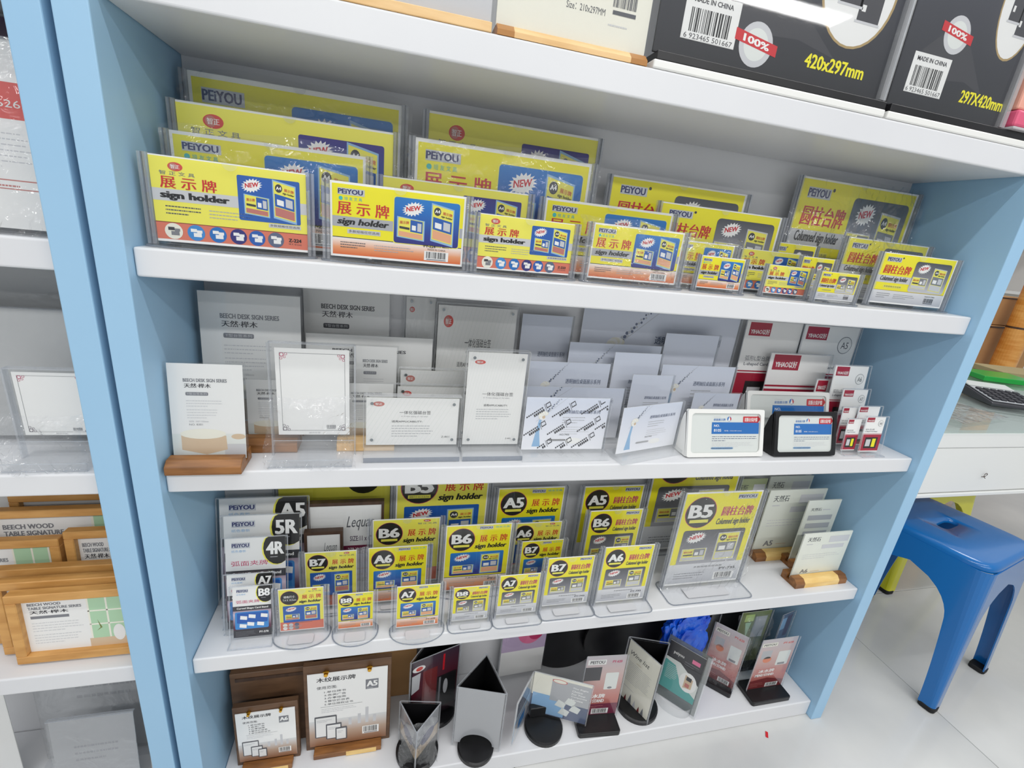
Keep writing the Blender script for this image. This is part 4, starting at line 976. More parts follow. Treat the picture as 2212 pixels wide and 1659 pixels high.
def stone_sign(TL, TR, y, label, size, narrow=False, h=None, ends=True, dark=False):
    yL, yR = y if isinstance(y, tuple) else (y, y)
    loc, rz, w, h = spot(TL, TR, yL, yR, Z4, h); DBG.append((label[:40], w, h, loc.x, loc.y))
    r = empty('stone_sheet_sign', loc, rz, label, 'desk sign', 'pale stone sheet signs on wooden bars')
    p = Print(w, h - 0.01, None, 0.01, -0.0015, 0.003, 'stone_sheet' if not dark else 'stone_green', 'stone_sheet' if not dark else 'stone_green')
    stonecard(p, size, narrow); p.build('stone_sheet', r)
    d0, d1, bh = 0.026, 0.018, 0.020
    for (nm, x0, x1, m_) in (('walnut_end', -w / 2 - 0.006, -w * 0.36, 'walnut'), ('pine_bar', -w * 0.36, w * 0.36, 'light_pine'), ('walnut_end', w * 0.36, w / 2 + 0.004, 'walnut')):
        b = MB(); b.prism([(-d0, 0.0), (-0.004, 0), (-0.004, bh), (-d0 + 0.008, bh), (-d0, bh - 0.008)], x0, x1, 'x'); b.prism([(0.004, 0), (d1, 0), (d1, bh), (0.004, bh)], x0, x1, 'x')
        b.prism([(-0.004, 0), (0.004, 0), (0.004, 0.008), (-0.004, 0.008)], x0, x1, 'x')
        b.build(nm, m_, r)
    return r
stone_sign((1600, 1030), (1660, 1030), 0.178, 'dark olive stone sheet sign at the back, left of the other stone signs', '', h=0.2, dark=True)
stone_sign((1665, 1030), (1758, 1026), 0.186, 'pale green stone sheet sign at the back, top hidden by the shelf', '', h=0.2)
stone_sign((1664, 1062), (1788.6, 1053), 0.140, 'pale stone sheet sign marked A5 on a wooden bar', 'A5')
stone_sign((1747.6, 1083), (1818.8, 1077), 0.098, 'narrow pale stone sheet sign between the A5 and A6 ones', 'A6', True)
stone_sign((1738, 1157), (1843, 1143.4), (0.044, 0.046), 'foremost small stone sheet sign marked A6 on a walnut and pine bar', 'A6')
# ------------------------------------------------------------------ bottom shelf: menu stands
def edge_matrix(A, B, ctr, rz=0):
    x = Vector((B[0] - A[0], B[1] - A[1], 0)).normalized(); y = Vector((0, 0, 1)).cross(x)
    M = Matrix.Identity(4)
    for i in range(3): M[i][0], M[i][1], M[i][2] = x[i], y[i], (0, 0, 1)[i]
    M[0][3], M[1][3] = A[0] - ctr[0], A[1] - ctr[1]
    return M
def blackcard(p): p.rect(0, 0, 1, 1, 'black', 1)
def prism_stand(label, pts, h, arts, disc=0.05, dc=None, film=None, z0=0.012, group='triangular menu stands on the bottom shelf', side='acrylic', inner='black', notch=None):
    ctr = (sum(p[0] for p in pts) / len(pts), sum(p[1] for p in pts) / len(pts))
    r = empty('menu_stand', (ctr[0], ctr[1], Z5 + EPS), 0, label, 'menu stand', group)
    n = len(pts)
    for j in range(n):
        if arts[j] is None: continue
        A, B = pts[j], pts[(j + 1) % n]; w = math.hypot(B[0] - A[0], B[1] - A[1]); M = edge_matrix(A, B, ctr)
        if j == 0 and notch:
            out = [(0.002, z0), (w / 2 - notch[0], z0)] + [(w / 2 - notch[0] * math.cos(math.pi * q / 14), z0 + notch[1] * math.sin(math.pi * q / 14)) for q in range(1, 14)] + [(w / 2 + notch[0], z0), (w - 0.002, z0), (w - 0.002, h - 0.003), (0.002, h - 0.003)]
            b = MB(); b.prism(out, 0.0006, 0.0012, 'y'); b.build('insert_card', 'soft', r, M)
            b = MB(); b.prism(out, 0.0013, 0.0019, 'y'); b.build('card_backing', 'black', r, M)
        else:
            p = Print(w - 0.004, h - z0 - 0.003, 0.002, z0, 0.001, 0.0012, inner, 'paper'); arts[j](p); p.build('insert_card', r, M)
        b = MB(); b.box(0, w, -0.0024, -0.0008, 0.002, h); b.build('clear_panel', side, r, M)
        b = MB(); b.tube([(0, -0.001, 0.003), (0, -0.001, h)], 0.0018, 6); b.build('corner_edge', 'acrylic_rail', r, M)
        b = MB(); b.tube([(0, -0.001, h), (w, -0.001, h)], 0.0012, 6); b.build('top_edge', 'acrylic_rail', r, M)
    if disc:
        dx, dy = (0, 0) if dc is None else (dc[0] - ctr[0], dc[1] - ctr[1])
        b = MB(); b.cyl((dx, dy), disc, 0.0, 0.008, 36); b.cyl((dx, dy), disc, 0.008, 0.0105, 36, r2=disc * 0.93); b.build('round_base', 'black_plastic', r, fix=True)
    if film is not None:
        bag(r, 0.07, h * 0.98, film, 0.006, material='film_grey', d=0.030)
    return r
def T(px, py, h): 
    q = on(2, px, py, Z5 + h); return (q.x, q.y)
def Bp(px, py):
    q = on(2, px, py, Z5); return (q.x, q.y)

def greycard(p): p.rect(0, 0, 1, 1, 'soft', 1); p.rect(0.02, 0.02, 0.98, 0.98, 'milk', 1.5); p.rect(0.025, 0.02, 0.975, 0.975, 'soft', 2)
def redphoto(p):
    p.rect(0, 0, 1, 1, 'dark_photo', 1); p.rect(0.25, 0.1, 0.55, 0.8, 'maroon', 2); p.rect(0.66, 0.7, 0.7, 0.95, 'red', 3); p.rect(0.6, 0.12, 0.64, 0.6, 'midgrey', 3); p.rect(0.56, 0.1, 0.98, 0.62, 'black', 2)
    p.oval(0.75, 0.42, 0.05, 0.12, 'lgrey', 3); p.poly([(0.0, 0.78), (0.2, 0.8), (0.18, 0.55), (0.02, 0.5)], 'lgrey', 2); p.oval(0.16, 0.87, 0.13, 0.045, 'paper', 3); p.oval(0.17, 0.87, 0.07, 0.03, 'softred', 4)
def menucard(p):
    p.rect(0, 0, 1, 1, 'cream', 1); p.text('Wine list', 0.12, 0.79, 0.72, 0.86, 'dark', 2, 0.0, 0.3); p.words(0.35, 0.74, 0.6, 1, 0.02, 'goldline', 2, 0.6)
    p.words(0.14, 0.70, 0.9, 12, 0.028, 'text', 2, 0.4, 9, 0.5); p.words(0.1, 0.28, 0.7, 1, 0.03, 'text', 2, 0.4)
    for j, (u, v, s, c) in enumerate(((0.25, 0.03, 0.05, 'maroon'), (0.4, 0.06, 0.07, 'midgrey'), (0.55, 0.04, 0.06, 'lgrey'), (0.7, 0.03, 0.05, 'maroon'), (0.82, 0.04, 0.06, 'midgrey'))):
        p.poly([(u - s, 0), (u + s, 0), (u + s * 0.4, v + s), (u, v + s * 2), (u - s * 0.4, v + s)], c, 2)
def pinkcard(p):
    p.rect(0, 0, 1, 1, 'paper', 1); p.rect(0, 0.42, 1, 1, 'lilac', 2); p.oval(0.62, 0.72, 0.28, 0.2, 'pink', 3); p.oval(0.75, 0.68, 0.16, 0.1, 'magenta', 4); p.oval(0.42, 0.8, 0.1, 0.12, 'rose', 4)
# three-sided stands
A, B = Bp(976.7, 1608.5), Bp(1077, 1624); C = T(1052, 1413, 0.173)
ctrp = ((A[0] + B[0]) / 2, (A[1] + B[1]) / 2 - 0.004)
prism_stand('empty three-sided grey menu stand with black inside, front of the bottom shelf', [A, B, C], 0.173, [greycard, blackcard, blackcard], 0.040, (ctrp[0], ctrp[1] + 0.004), z0=0.010, notch=(0.036, 0.030))
A, B = Bp(880, 1583), Bp(982, 1534); C = (B[0] - 0.03, B[1] + 0.07)
prism_stand('dark three-sided menu stand with red photo behind the bagged small one', [A, B, C], 0.205, [redphoto, blackcard, blackcard], 0.05, z0=0.016)
A, B, C = (0.880, 0.096), (0.919, 0.012), T(1446, 1390, 0.188)
prism_stand('three-sided menu stand with cream lettered card on a black round base', [A, B, C], 0.188, [menucard, blackcard, blackcard], 0.052, (0.918, 0.062), z0=0.004)
A, B = Bp(1075, 1468), Bp(1112, 1458); A = (0.585, 0.176); B = (0.705, 0.182); C = (0.66, 0.20)
prism_stand('menu stand with pink flower card at the back', [A, B, C], 0.20, [pinkcard, None, None], 0)
A, B, C = (1.205, 0.168), (1.36, 0.163), (1.29, 0.20)
prism_stand('widest black menu stand against the back near the right side', [A, B, C], 0.27, [blackcard, blackcard, blackcard], 0.0)
def black_photo(p): p.rect(0, 0, 1, 1, 'slate', 1); p.rect(0, 0, 1, 0.3, 'black', 2); p.poly([(0.5, 0.55), (0.8, 0.6), (0.72, 0.8), (0.55, 0.75)], 'paper', 2); p.words(0.1, 0.4, 0.8, 3, 0.06, 'midgrey', 2)
# small bagged stand, edge towards the shop
A, B, C = Bp(862, 1600), Bp(895, 1668), Bp(945, 1602)
def scenery(p): p.rect(0, 0, 1, 1, 'slate', 1); p.rect(0, 0.55, 1, 1, 'soft', 2); p.rect(0, 0.18, 1, 0.5, 'beige', 2); p.rect(0, 0, 1, 0.2, 'black', 3); p.oval(0.5, 0.5, 0.3, 0.15, 'navy', 3)
prism_stand('small dark menu stand in crumpled grey film with scenery cards', [A, B, C], 0.118, [scenery, scenery, blackcard], 0.045, film=41)

# three-winged card display
def city(p): p.rect(0, 0, 1, 1, 'skyblue', 1); p.rect(0, 0.5, 1, 1, 'paper', 2); p.rect(0.1, 0.55, 0.9, 0.92, 'slate', 3); p.words(0.15, 0.9, 0.8, 5, 0.06, 'paper', 4, 0.5); p.rect(0.05, 0.05, 0.95, 0.42, 'lgrey', 2); p.rect(0.3, 0.1, 0.7, 0.35, 'sky', 3)
def service(p):
    p.rect(0, 0, 1, 1, 'cream', 1); p.rect(0.32, 0.40, 1, 0.93, 'soft', 2); p.oval(0.45, 0.9, 0.13, 0.05, 'softred', 3); p.oval(0.45, 0.9, 0.115, 0.04, 'cream', 4)
    for j, s in enumerate(('The Right', 'Choice', 'For Your', 'Corporate', 'Service')): p.text(s, 0.68, 0.80 - 0.07 * j, 0.68 + 0.03 * len(s), 0.845 - 0.07 * j, 'white', 3, 0.01)
    p.rect(0, 0, 1, 0.45, 'slate', 1.5); p.rect(0.02, 0.02, 0.6, 0.5, 'skyblue', 1.8)
    for (u, v) in ((0.42, 0.3), (0.5, 0.12), (0.68, 0.25), (0.58, 0.4)): p.poly([(u, v), (u + 0.16, v - 0.04), (u + 0.2, v + 0.1), (u + 0.06, v + 0.16)], 'milk', 3)
A, B, C = Bp(1103, 1622), (0.640, 0.078), Bp(1262, 1578)
ctr = ((A[0] + B[0] + C[0]) / 3, (A[1] + B[1] + C[1]) / 3)
r = empty('menu_stand', (ctr[0], ctr[1], Z5 + EPS), 0, 'open two-winged card stand with corporate service card on a black round base', 'menu stand')
for (P0, P1, art) in ((A, B, city), (B, C, service)):
    w = math.hypot(P1[0] - P0[0], P1[1] - P0[1]); M = edge_matrix(P0, P1, ctr); p = Print(w - 0.003, 0.122, 0.0015, 0.017, 0.001, 0.0012, 'paper', 'paper'); art(p); p.build('insert_card', r, M)
    b = MB(); b.box(0, w, -0.002, -0.0006, 0.015, 0.14); b.build('clear_panel', 'acrylic', r, M)
    b = MB(); b.tube([(0, 0, 0.14), (w, 0, 0.14)], 0.0012, 6); b.build('top_edge', 'acrylic_rail', r, M)
    b = MB(); b.tube([(0 if art is city else w, 0, 0.015), (0 if art is city else w, 0, 0.14)], 0.0014, 6); b.build('outer_edge', 'acrylic_rail', r, M)
q = Bp(1173, 1572); b = MB(); b.cyl((q[0] - ctr[0], q[1] - ctr[1]), 0.045, 0, 0.008, 36); b.cyl((q[0] - ctr[0], q[1] - ctr[1]), 0.045, 0.008, 0.012, 36, r2=0.042); b.build('round_base', 'black_plastic', r, fix=True)
b = MB(); b.box(-0.026, 0.026, -0.010, 0.004, 0.012, 0.040); b.build('card_clip', 'black_plastic', r, Matrix.Translation((q[0] - ctr[0] - 0.004, q[1] - ctr[1] + 0.028, 0)), bevel=0.002)

# acrylic card on a black block foot
def icestand(p):
    p.rect(0, 0, 1, 1, 'ice_stand', 1); p.rect(0.04, 0.86, 0.46, 0.93, 'cream', 2); p.text('PEITOU', 0.08, 0.875, 0.42, 0.915, 'dark', 3, 0.02); p.text('PY-620', 0.62, 0.88, 0.9, 0.92, 'softred', 2, 0.03)
    p.rect(0.58, 0.46, 0.92, 0.74, 'milk', 3, 0.03); p.rect(0.64, 0.47, 0.84, 0.51, 'midgrey', 4); p.text('冰水牌', 0.18, 0.335, 0.62, 0.40, 'white', 4, 0.02); p.text('MENU STAND', 0.12, 0.26, 0.64, 0.31, 'white', 4, 0.04)
    p.rect(0.1, 0.24, 0.66, 0.42, 'rose', 2); p.poly([(0, 0), (1, 0), (1, 0.14), (0.5, 0.22), (0, 0.18)], 'maroon', 3); p.barcode(0.5, 0.03, 0.86, 0.11, 4); p.words(0.06, 0.15, 0.45, 3, 0.03, 'rose', 4, 0.4); p.oval(0.3, 0.6, 0.12, 0.06, 'orange', 2); p.rect(0.1, 0.62, 0.38, 0.78, 'soft', 2)
def icestand2(p):
    p.rect(0, 0, 1, 1, 'ice_stand', 1); p.rect(0.0, 0.60, 0.42, 0.82, 'dark', 2); p.rect(0.04, 0.86, 0.5, 0.94, 'paper', 2); p.text('PEITOU', 0.10, 0.875, 0.46, 0.925, 'dark', 3, 0.02); p.text('PY-620', 0.66, 0.88, 0.9, 0.92, 'magenta', 2, 0.03)
    p.rect(0.55, 0.44, 0.88, 0.72, 'milk', 3, 0.03); p.oval(0.7, 0.47, 0.06, 0.018, 'midgrey', 4); p.text('水牌', 0.3, 0.30, 0.62, 0.37, 'white', 4, 0.03); p.text('MENU STAND', 0.05, 0.225, 0.62, 0.28, 'white', 4, 0.04)
    p.rect(0, 0, 1, 0.2, 'plum', 3); p.barcode(0.34, 0.03, 0.78, 0.12, 4); p.words(0.06, 0.19, 0.7, 2, 0.03, 'rose', 4, 0.4)
def block_stand(label, A, B, h, art, base, wavy=False, lean=0, film=None, bh=0.013, mat_=None):
    ctr = ((A[0] + B[0]) / 2, (A[1] + B[1]) / 2); w = math.hypot(B[0] - A[0], B[1] - A[1]); rz = math.atan2(B[1] - A[1], B[0] - A[0])
    r = empty('card_stand', (ctr[0], ctr[1], Z5 + EPS), rz, label, 'card stand', 'clear card stands on black block feet')
    z0 = bh * 0.6; p = Print(w - 0.004, h - z0 - 0.004, None, z0 + 0.002); art(p)
    s = MB(); s.box(-w / 2, w / 2, -0.003, -0.0016, z0, h)
    if wavy:
        # gently waved sheet: cut into strips and bend
        p.mb.v = [(x, y + 0.007 * math.sin((x / w + 0.5) * 6.283), z) for x, y, z in p.mb.v]
        s = MB(); n = 16
        for j in range(n):
            x0, x1 = -w / 2 + w * j / n, -w / 2 + w * (j + 1) / n
            y0, y1 = (0.007 * math.sin(6.283 * j / n) - 0.0028, 0.007 * math.sin(6.283 * (j + 1) / n) - 0.0028)
            s.face([(x0, y0, z0), (x1, y1, z0), (x1, y1, h), (x0, y0, h)])
    M = lean_m(lean) if lean else None
    p.build('insert_card', r, M); s.build('clear_panel', 'acrylic', r, M)
    b = MB(); b.tube([(-w / 2, -0.003 + (0.007 * math.sin(0) if wavy else 0), z0), (-w / 2, -0.003, h)], 0.0012, 6); b.build('panel_edge', 'acrylic_rail', r, M)
    b = MB(); b.tube([(w / 2, -0.003, z0), (w / 2, -0.003, h)], 0.0012, 6); b.build('panel_edge', 'acrylic_rail', r, M)
    b = MB(); b.prism(rrect(*base, 0.006), 0, bh); b.build('block_foot', mat_ or 'black_plastic', r, bevel=0.0015)
    if film is not None: bag(r, w, h * 0.95, film, 0.0)
    return r
def bend_card(p, w):
    """print mesh cut so that it can follow the wave"""
    pass
block_stand('waved clear card stand on a black foot, beside the open winged stand', (0.752, 0.050), (0.852, 0.042), 0.192, icestand2, (-0.056, 0.046, -0.044, 0.014), False, 2)
block_stand('clear card stand with red foot print, foremost at the right', (1.226, 0.046), (1.340, 0.046), 0.182, icestand, (-0.062, 0.056, -0.036, 0.028))
block_stand('clear card stand turned sideways beside the green film package', (1.136, 0.112), (1.192, 0.052), 0.188, icestand, (-0.04, 0.04, -0.022, 0.02), film=43)
def greenpack(p): p.rect(0, 0, 1, 1, 'olive', 1); p.rect(0.15, 0.82, 0.45, 0.95, 'lime', 2); p.rect(0.5, 0.5, 0.9, 0.9, 'soft', 2); p.poly([(0.2, 0.8), (0.4, 0.8), (0.35, 0.5)], 'mint', 3)
def violetpack(p): p.rect(0, 0, 1, 1, 'slate', 1); p.rect(0.55, 0.55, 0.95, 0.95, 'purple', 2); p.rect(0.1, 0.7, 0.5, 0.92, 'skyblue', 2); p.rect(0.2, 0.3, 0.7, 0.5, 'tblue', 2)
block_stand('olive green card stand in film behind the foremost right one', (1.225, 0.125), (1.325, 0.125), 0.192, greenpack, (-0.05, 0.05, -0.02, 0.02), film=44)
block_stand('violet and blue card stand against the right side panel', (1.338, 0.104), (1.390, 0.116), 0.19, violetpack, (-0.03, 0.03, -0.02, 0.02))
# curved acrylic brochure holder
A, B = (0.985, 0.082), (1.040, 0.016); ctr = ((A[0] + B[0]) / 2, (A[1] + B[1]) / 2); w = math.hypot(B[0] - A[0], B[1] - A[1])
r = empty('brochure_holder', (ctr[0], ctr[1], Z5 + EPS), math.atan2(B[1] - A[1], B[0] - A[0]), 'clear curved brochure holder with grey and teal leaflet, right of the cream menu stand', 'brochure holder')
def leaflet(p):
    p.rect(0, 0, 1, 1, 'milk', 1); p.rect(0, 0.66, 1, 1, 'dark', 2); p.poly([(0, 0.66), (0.4, 0.66), (1, 0.4), (1, 0.68), (0, 0.68)], 'dark', 2); p.text('peiyou', 0.16, 0.76, 0.45, 0.84, 'white', 3, 0.01); p.rect(0.68, 0.78, 0.9, 0.86, 'pink', 3); p.words(0.5, 0.78, 0.95, 2, 0.05, 'midgrey', 3, 0.4)
    p.poly([(0, 0.0), (1, 0.0), (1, 0.12), (0.5, 0.3), (0.3, 0.56), (0, 0.6)], 'teal', 2); p.words(0.08, 0.55, 0.42, 9, 0.035, 'milk', 3, 0.4)
    p.oval(0.72, 0.36, 0.24, 0.2, 'white', 3); p.poly([(0.62, 0.22), (0.84, 0.26), (0.84, 0.46), (0.62, 0.5)], 'beige', 4); p.rect(0.66, 0.4, 0.8, 0.48, 'dark', 5); p.rect(0.66, 0.26, 0.78, 0.34, 'rose', 5)
M = lean_m(6); p = Print(w, 0.135, None, 0.032); leaflet(p); p.build('leaflet', r, M)
b = MB(); b.box(-w / 2 - 0.004, w / 2 + 0.004, -0.004, -0.002, 0.026, 0.172); b.build('front_sheet', 'acrylic', r, M)
b = MB(); b.box(-w / 2 - 0.006, w / 2 + 0.010, 0.003, 0.006, 0.002, 0.176); b.build('back_sheet', 'acrylic_smoke', r, M)
b = MB(); b.box(w / 2 + 0.002, w / 2 + 0.014, -0.004, 0.004, 0.002, 0.174); b.build('side_edge', 'acrylic_slab', r, M)
b = MB(); n = 12; o_ = [(-(w / 2) * math.cos(math.pi * j / n), -0.03 * math.sin(math.pi * j / n)) for j in range(n + 1)]
for j in range(n):
    b.face([(*o_[j], 0.0), (*o_[j + 1], 0.0), (*o_[j + 1], 0.026), (*o_[j], 0.026)])
b.build('curved_foot', 'acrylic_slab', r, fix=True)

# crumpled blue foil package
def crumple(name, size, mat_, label, cat, loc, seed, sub=4, amp=0.18, rz=0.0):
    bm = bmesh.new(); bmesh.ops.create_icosphere(bm, subdivisions=sub, radius=1.0); rd = random.Random(seed)
    dirs = [(Vector((rd.uniform(-1, 1), rd.uniform(-1, 1), rd.uniform(-1, 1))).normalized(), rd.uniform(5, 17), rd.uniform(0, 6)) for _ in range(26)]
    for v in bm.verts:
        n = v.co.normalized(); e = 0.62
        q = Vector([math.copysign(abs(c) ** e, c) for c in n])
        q *= 1 + amp * sum(abs(math.sin(f * n.dot(d) + ph)) - 0.6 for d, f, ph in dirs) / 7
        v.co = Vector((q.x * size[0] / 2, q.y * size[1] / 2, q.z * size[2] / 2))
    for ax in range(3):
        lo, hi = min(v.co[ax] for v in bm.verts), max(v.co[ax] for v in bm.verts)
        for v in bm.verts: v.co[ax] = ((v.co[ax] - lo) / (hi - lo) - 0.5) * size[ax]
    zmin = min(v.co.z for v in bm.verts)
    for v in bm.verts: v.co.z -= zmin
    me = bpy.data.meshes.new(name); bm.to_mesh(me); bm.free(); me.materials.append(MATS[mat_])
    o = bpy.data.objects.new(name, me); COL.objects.link(o); o.location = loc; o.rotation_euler = (0, 0, rz)
    return tag(o, label, cat)
crumple('foil_package', (0.14, 0.046, 0.262), 'blue_foil', 'crumpled shiny blue foil package above the brochure holder', 'package', (1.058, 0.122, Z5 + EPS), 5, sub=5, amp=0.5)

# wooden clip boards and brown boards
def clip_board(TL, TR, y, label, size, ptl, ptr):
    loc, rz, w, h = spot(TL, TR, y, y, Z5); DBG.append((label[:40], w, h, loc.x, loc.y))
    r = empty('clip_board', loc, rz, label, 'clip board', 'brown clip boards with printed cards')
    b = MB(); b.box(-w / 2, w / 2, 0, 0.012, 0.0, h); b.build('wooden_board', 'brown_board', r, bevel=0.001, seg=1)
    m = w * 0.045; top = h - w * 0.115
    p = Print(w - 2 * m, top - 0.012, None, 0.012, -0.002, 0.0012); clipcard(p, size); p.build('printed_card', r)
    for x in (-w * 0.245, w * 0.245):
        b = MB(); b.cyl((x, top + 0.001), w * 0.022, -0.009, -0.0005, 14, axis='y', r2=w * 0.03); o = b.build('brass_knob', 'gold', r)
        b = MB(); b.tube([(x - w * 0.03, -0.004, top + w * 0.03), (x, -0.006, top + w * 0.045), (x + w * 0.03, -0.004, top + w * 0.03)], w * 0.009, 6); b.build('clip_wing', 'gold', o)
    b = MB(); b.box(-w * 0.40, w * 0.40, -0.022, -0.0025, 0, 0.012); b.build('foot_bar', 'walnut', r, bevel=0.0015)
    b = MB(); b.box(-w * 0.02, w * 0.34, -0.0235, -0.0222, 0.001, 0.012); b.build('pine_inlay', 'light_pine', r)
    return r
clip_board((500, 1534), (642.6, 1512), 0.068, 'smaller brown clip board with white card marked A6', 'A6', None, None)
clip_board((653.6, 1441), (846.5, 1421.5), 0.076, 'larger brown clip board with white card marked A5', 'A5', None, None)
for (x0, x1, y, h, lab) in ((0.012, 0.165, 0.104, 0.205, 'brown wooden board directly behind the A6 clip board'), (0.004, 0.20, 0.132, 0.232, 'second brown wooden board behind the A6 clip board'), (0.010, 0.38, 0.172, 0.275, 'widest brown wooden board at the back left of the bottom shelf')):
    b = MB(); b.box(0, x1 - x0, 0, 0.014, 0, h); r = empty('wooden_board', ((x0 + x1) / 2, y, Z5 + EPS), 0, lab, 'board', 'brown wooden boards')
    b.build('board', 'brown_board' if y < 0.15 else 'kraft', r, Matrix.Translation((-(x1 - x0) / 2, 0, 0)), bevel=0.0012, seg=1)
    b = MB(); b.box(0.01, x1 - x0 - 0.01, -0.0015, 0.0, h - 0.02, h - 0.012); b.build('groove_strip', 'brown_dark', r, Matrix.Translation((-(x1 - x0) / 2, 0, 0)))

# ------------------------------------------------------------------ top shelf, only its front items' lower parts show
ZA = Z['A']
def panel_stand(name, x0, x1, y, h, label, art, wood, base_d=(-0.03, 0.05), bh=0.012, back='lgrey', front='lgrey', cat='sign holder'):
    r = empty(name, ((x0 + x1) / 2, y, ZA + EPS), 0, label, cat); w = x1 - x0
    p = Print(w, h, None, bh, 0, 0.003, back, front); art(p); p.build('panel', r)
    b = MB(); b.box(-w / 2 - 0.002, w / 2 + 0.002, -0.004, -0.0015, bh, bh + h); b.build('clear_cover', 'acrylic', r)
    return r, w
def tagcard(p):
    p.rect(0.0, 0, 1, 1, 'lgrey', 1); p.rect(0.53, 0.10, 0.71, 0.26, 'sky', 3, 0.02); p.rect(0.545, 0.125, 0.70, 0.25, 'paper', 4, 0.015); p.text('0.84 1210', 0.56, 0.145, 0.69, 0.16, 'slate', 5, 0, 0.2)
    p.barcode(0.76, 0.165, 0.97, 0.27, 3, False); p.text('763069', 0.84, 0.155, 0.96, 0.168, 'dark', 3); p.text('制造商：广东科裕科技有限公司', 0.76, 0.118, 0.97, 0.138, 'dark', 3, 0.01); p.words(0.76, 0.115, 0.97, 1, 0.016, 'text', 3, 0.5)
r, w = panel_stand('panel_stand', 0.12, 0.415, 0.014, 0.30, 'grey clear-covered panel with blue price tag on the top shelf', tagcard, 'beech')
b = MB(); b.box(-w / 2, w / 2, -0.013, 0.06, 0, 0.011); b.build('wooden_base', 'beech', r, bevel=0.001)
def a4card(p):
    p.rect(0, 0, 1, 1, 'cream', 1); p.text('A4', 0.10, 0.16, 0.40, 0.40, 'midgrey', 3, 0.045); p.text('NO：2318', 0.43, 0.175, 0.60, 0.20, 'text', 3); p.text('Size：210x297MM', 0.43, 0.125, 0.69, 0.15, 'text', 3)
    p.barcode(0.72, 0.13, 0.92, 0.28, 3, False, 'text'); p.text('MADE IN CHINA', 0.74, 0.285, 0.92, 0.30, 'soft', 3); p.words(0.72, 0.115, 0.94, 1, 0.02, 'soft', 3, 0.5)
r, w = panel_stand('panel_stand', 0.422, 0.628, 0.016, 0.30, 'cream panel lettered A4 on a wooden bar with golden ends', a4card, 'beech', front='cream', back='cream')
for (nm, x0, x1, m_) in (('golden_end', -w / 2, -w / 2 + 0.022, 'walnut'), ('wooden_bar', -w / 2 + 0.022, w / 2 - 0.024, 'beech'), ('golden_end', w / 2 - 0.024, w / 2, 'walnut')):
    b = MB(); b.prism([(-0.015, 0), (0.04, 0), (0.04, 0.014), (-0.006, 0.014), (-0.015, 0.006)], x0, x1, 'x'); b.build(nm, m_ if nm != 'golden_end' else mat('golden_wood', (176, 120, 54), 0.35), r)
def folder(code):
    def f(p):
        p.rect(0, 0, 1, 1, 'folder', 1)
        p.poly([(0.1, 0.10), (0.55, 0.13), (0.72, 0.10), (0.5, 0.25), (0.3, 0.28), (0.15, 0.2)], 'dark', 1.4)
        wide = code[0] == '4'; w0, bw = (0.09, 0.21) if wide else (0.10, 0.30)
        p.rect(w0, 0.055, w0 + bw, 0.19, 'paper', 3); p.barcode(w0 + 0.01, 0.055, w0 + bw - 0.01, 0.155, 3.2, False); p.text('MADE IN CHINA', w0 + 0.03, 0.163, w0 + bw - 0.03, 0.178, 'dark', 4, 0.015)
        p.rect(w0 + 0.004, 0.057, w0 + bw - 0.004, 0.078, 'paper', 5); p.text('6 923465 501667', w0 + 0.01, 0.059, w0 + bw - 0.01, 0.074, 'dark', 6)
        s = (0.385, 0.085) if wide else (0.37, 0.27); k = p.w / p.h; R_ = 0.068 if wide else 0.10
        p.circ(s[0], s[1], R_, 'lgrey', 3, 28); p.circ(s[0], s[1], R_ * 0.72, 'milk', 3.5, 28)
        p.poly([(s[0] - R_ * 1.3, s[1] + R_ * k * 0.05), (s[0] + R_ * 1.3, s[1] - R_ * k * 0.35), (s[0] + R_ * 1.3, s[1] + R_ * k * 0.15), (s[0] - R_ * 1.3, s[1] + R_ * k * 0.55)], 'red', 4)
        p.text('100%', s[0] - R_ * 0.8, s[1] + R_ * k * 0.06, s[0] + R_ * 0.8, s[1] + R_ * k * 0.38, 'white', 5, 0.03, 0, -0.15)
        if wide: p.text(code, 0.60, 0.055, 0.87, 0.10, 'yellow', 4, 0.02)
        else: p.text(code, 0.56, 0.06, 0.94, 0.105, 'yellow', 4, 0.02)
        o = (0.76, 0.33) if wide else (0.80, 0.42)
        p.oval(*o, 0.165, 0.19, 'goldline', 2, 32); p.oval(*o, 0.155, 0.182, 'paper', 2.5, 32)
        for (a, b) in ((-0.08, 0.0), (0.01, -0.04)):
            p.rect(o[0] + a, o[1] + b - 0.06, o[0] + a + 0.1, o[1] + b + 0.12, 'dark', 3); p.oval(o[0] + a + 0.06, o[1] + b + 0.06, 0.025, 0.04, 'paper', 4, 12); p.rect(o[0] + a + 0.012, o[1] + b - 0.03, o[0] + a + 0.03, o[1] + b - 0.01, 'paper', 4); p.rect(o[0] + a - 0.008, o[1] + b - 0.066, o[0] + a + 0.105, o[1] + b - 0.058, 'lgrey', 4)
    return f
for (x0, x1, code, lab) in ((0.637, 1.040, '420x297mm', 'black boxed display folder marked 420x297mm on the top shelf'), (1.046, 1.300, '297X420mm', 'black boxed display folder marked 297X420mm at the right of the top shelf')):
    r, w = panel_stand('display_folder', x0, x1, 0.010, 0.40, lab, folder(code), None, bh=0.022, back='black', front='black', cat='folder')
    ex = 0.0 if code[0] == '4' else 0.094
    b = MB(); b.box(-w / 2, w / 2 + ex, -0.010, 0.03, 0.0, 0.011); b.build('white_base', 'white_plastic', r, bevel=0.002)
    b = MB(); b.box(-w / 2 + 0.004, w / 2 + ex, -0.008, 0.03, 0.0112, 0.022); b.build('black_edge', 'black_plastic', r, bevel=0.001)
    b = MB(); b.box(w / 2 - 0.016, w / 2 - 0.004, -0.008, 0.004, 0.023, 0.40); b.build('clear_spine', 'acrylic_slab', r)
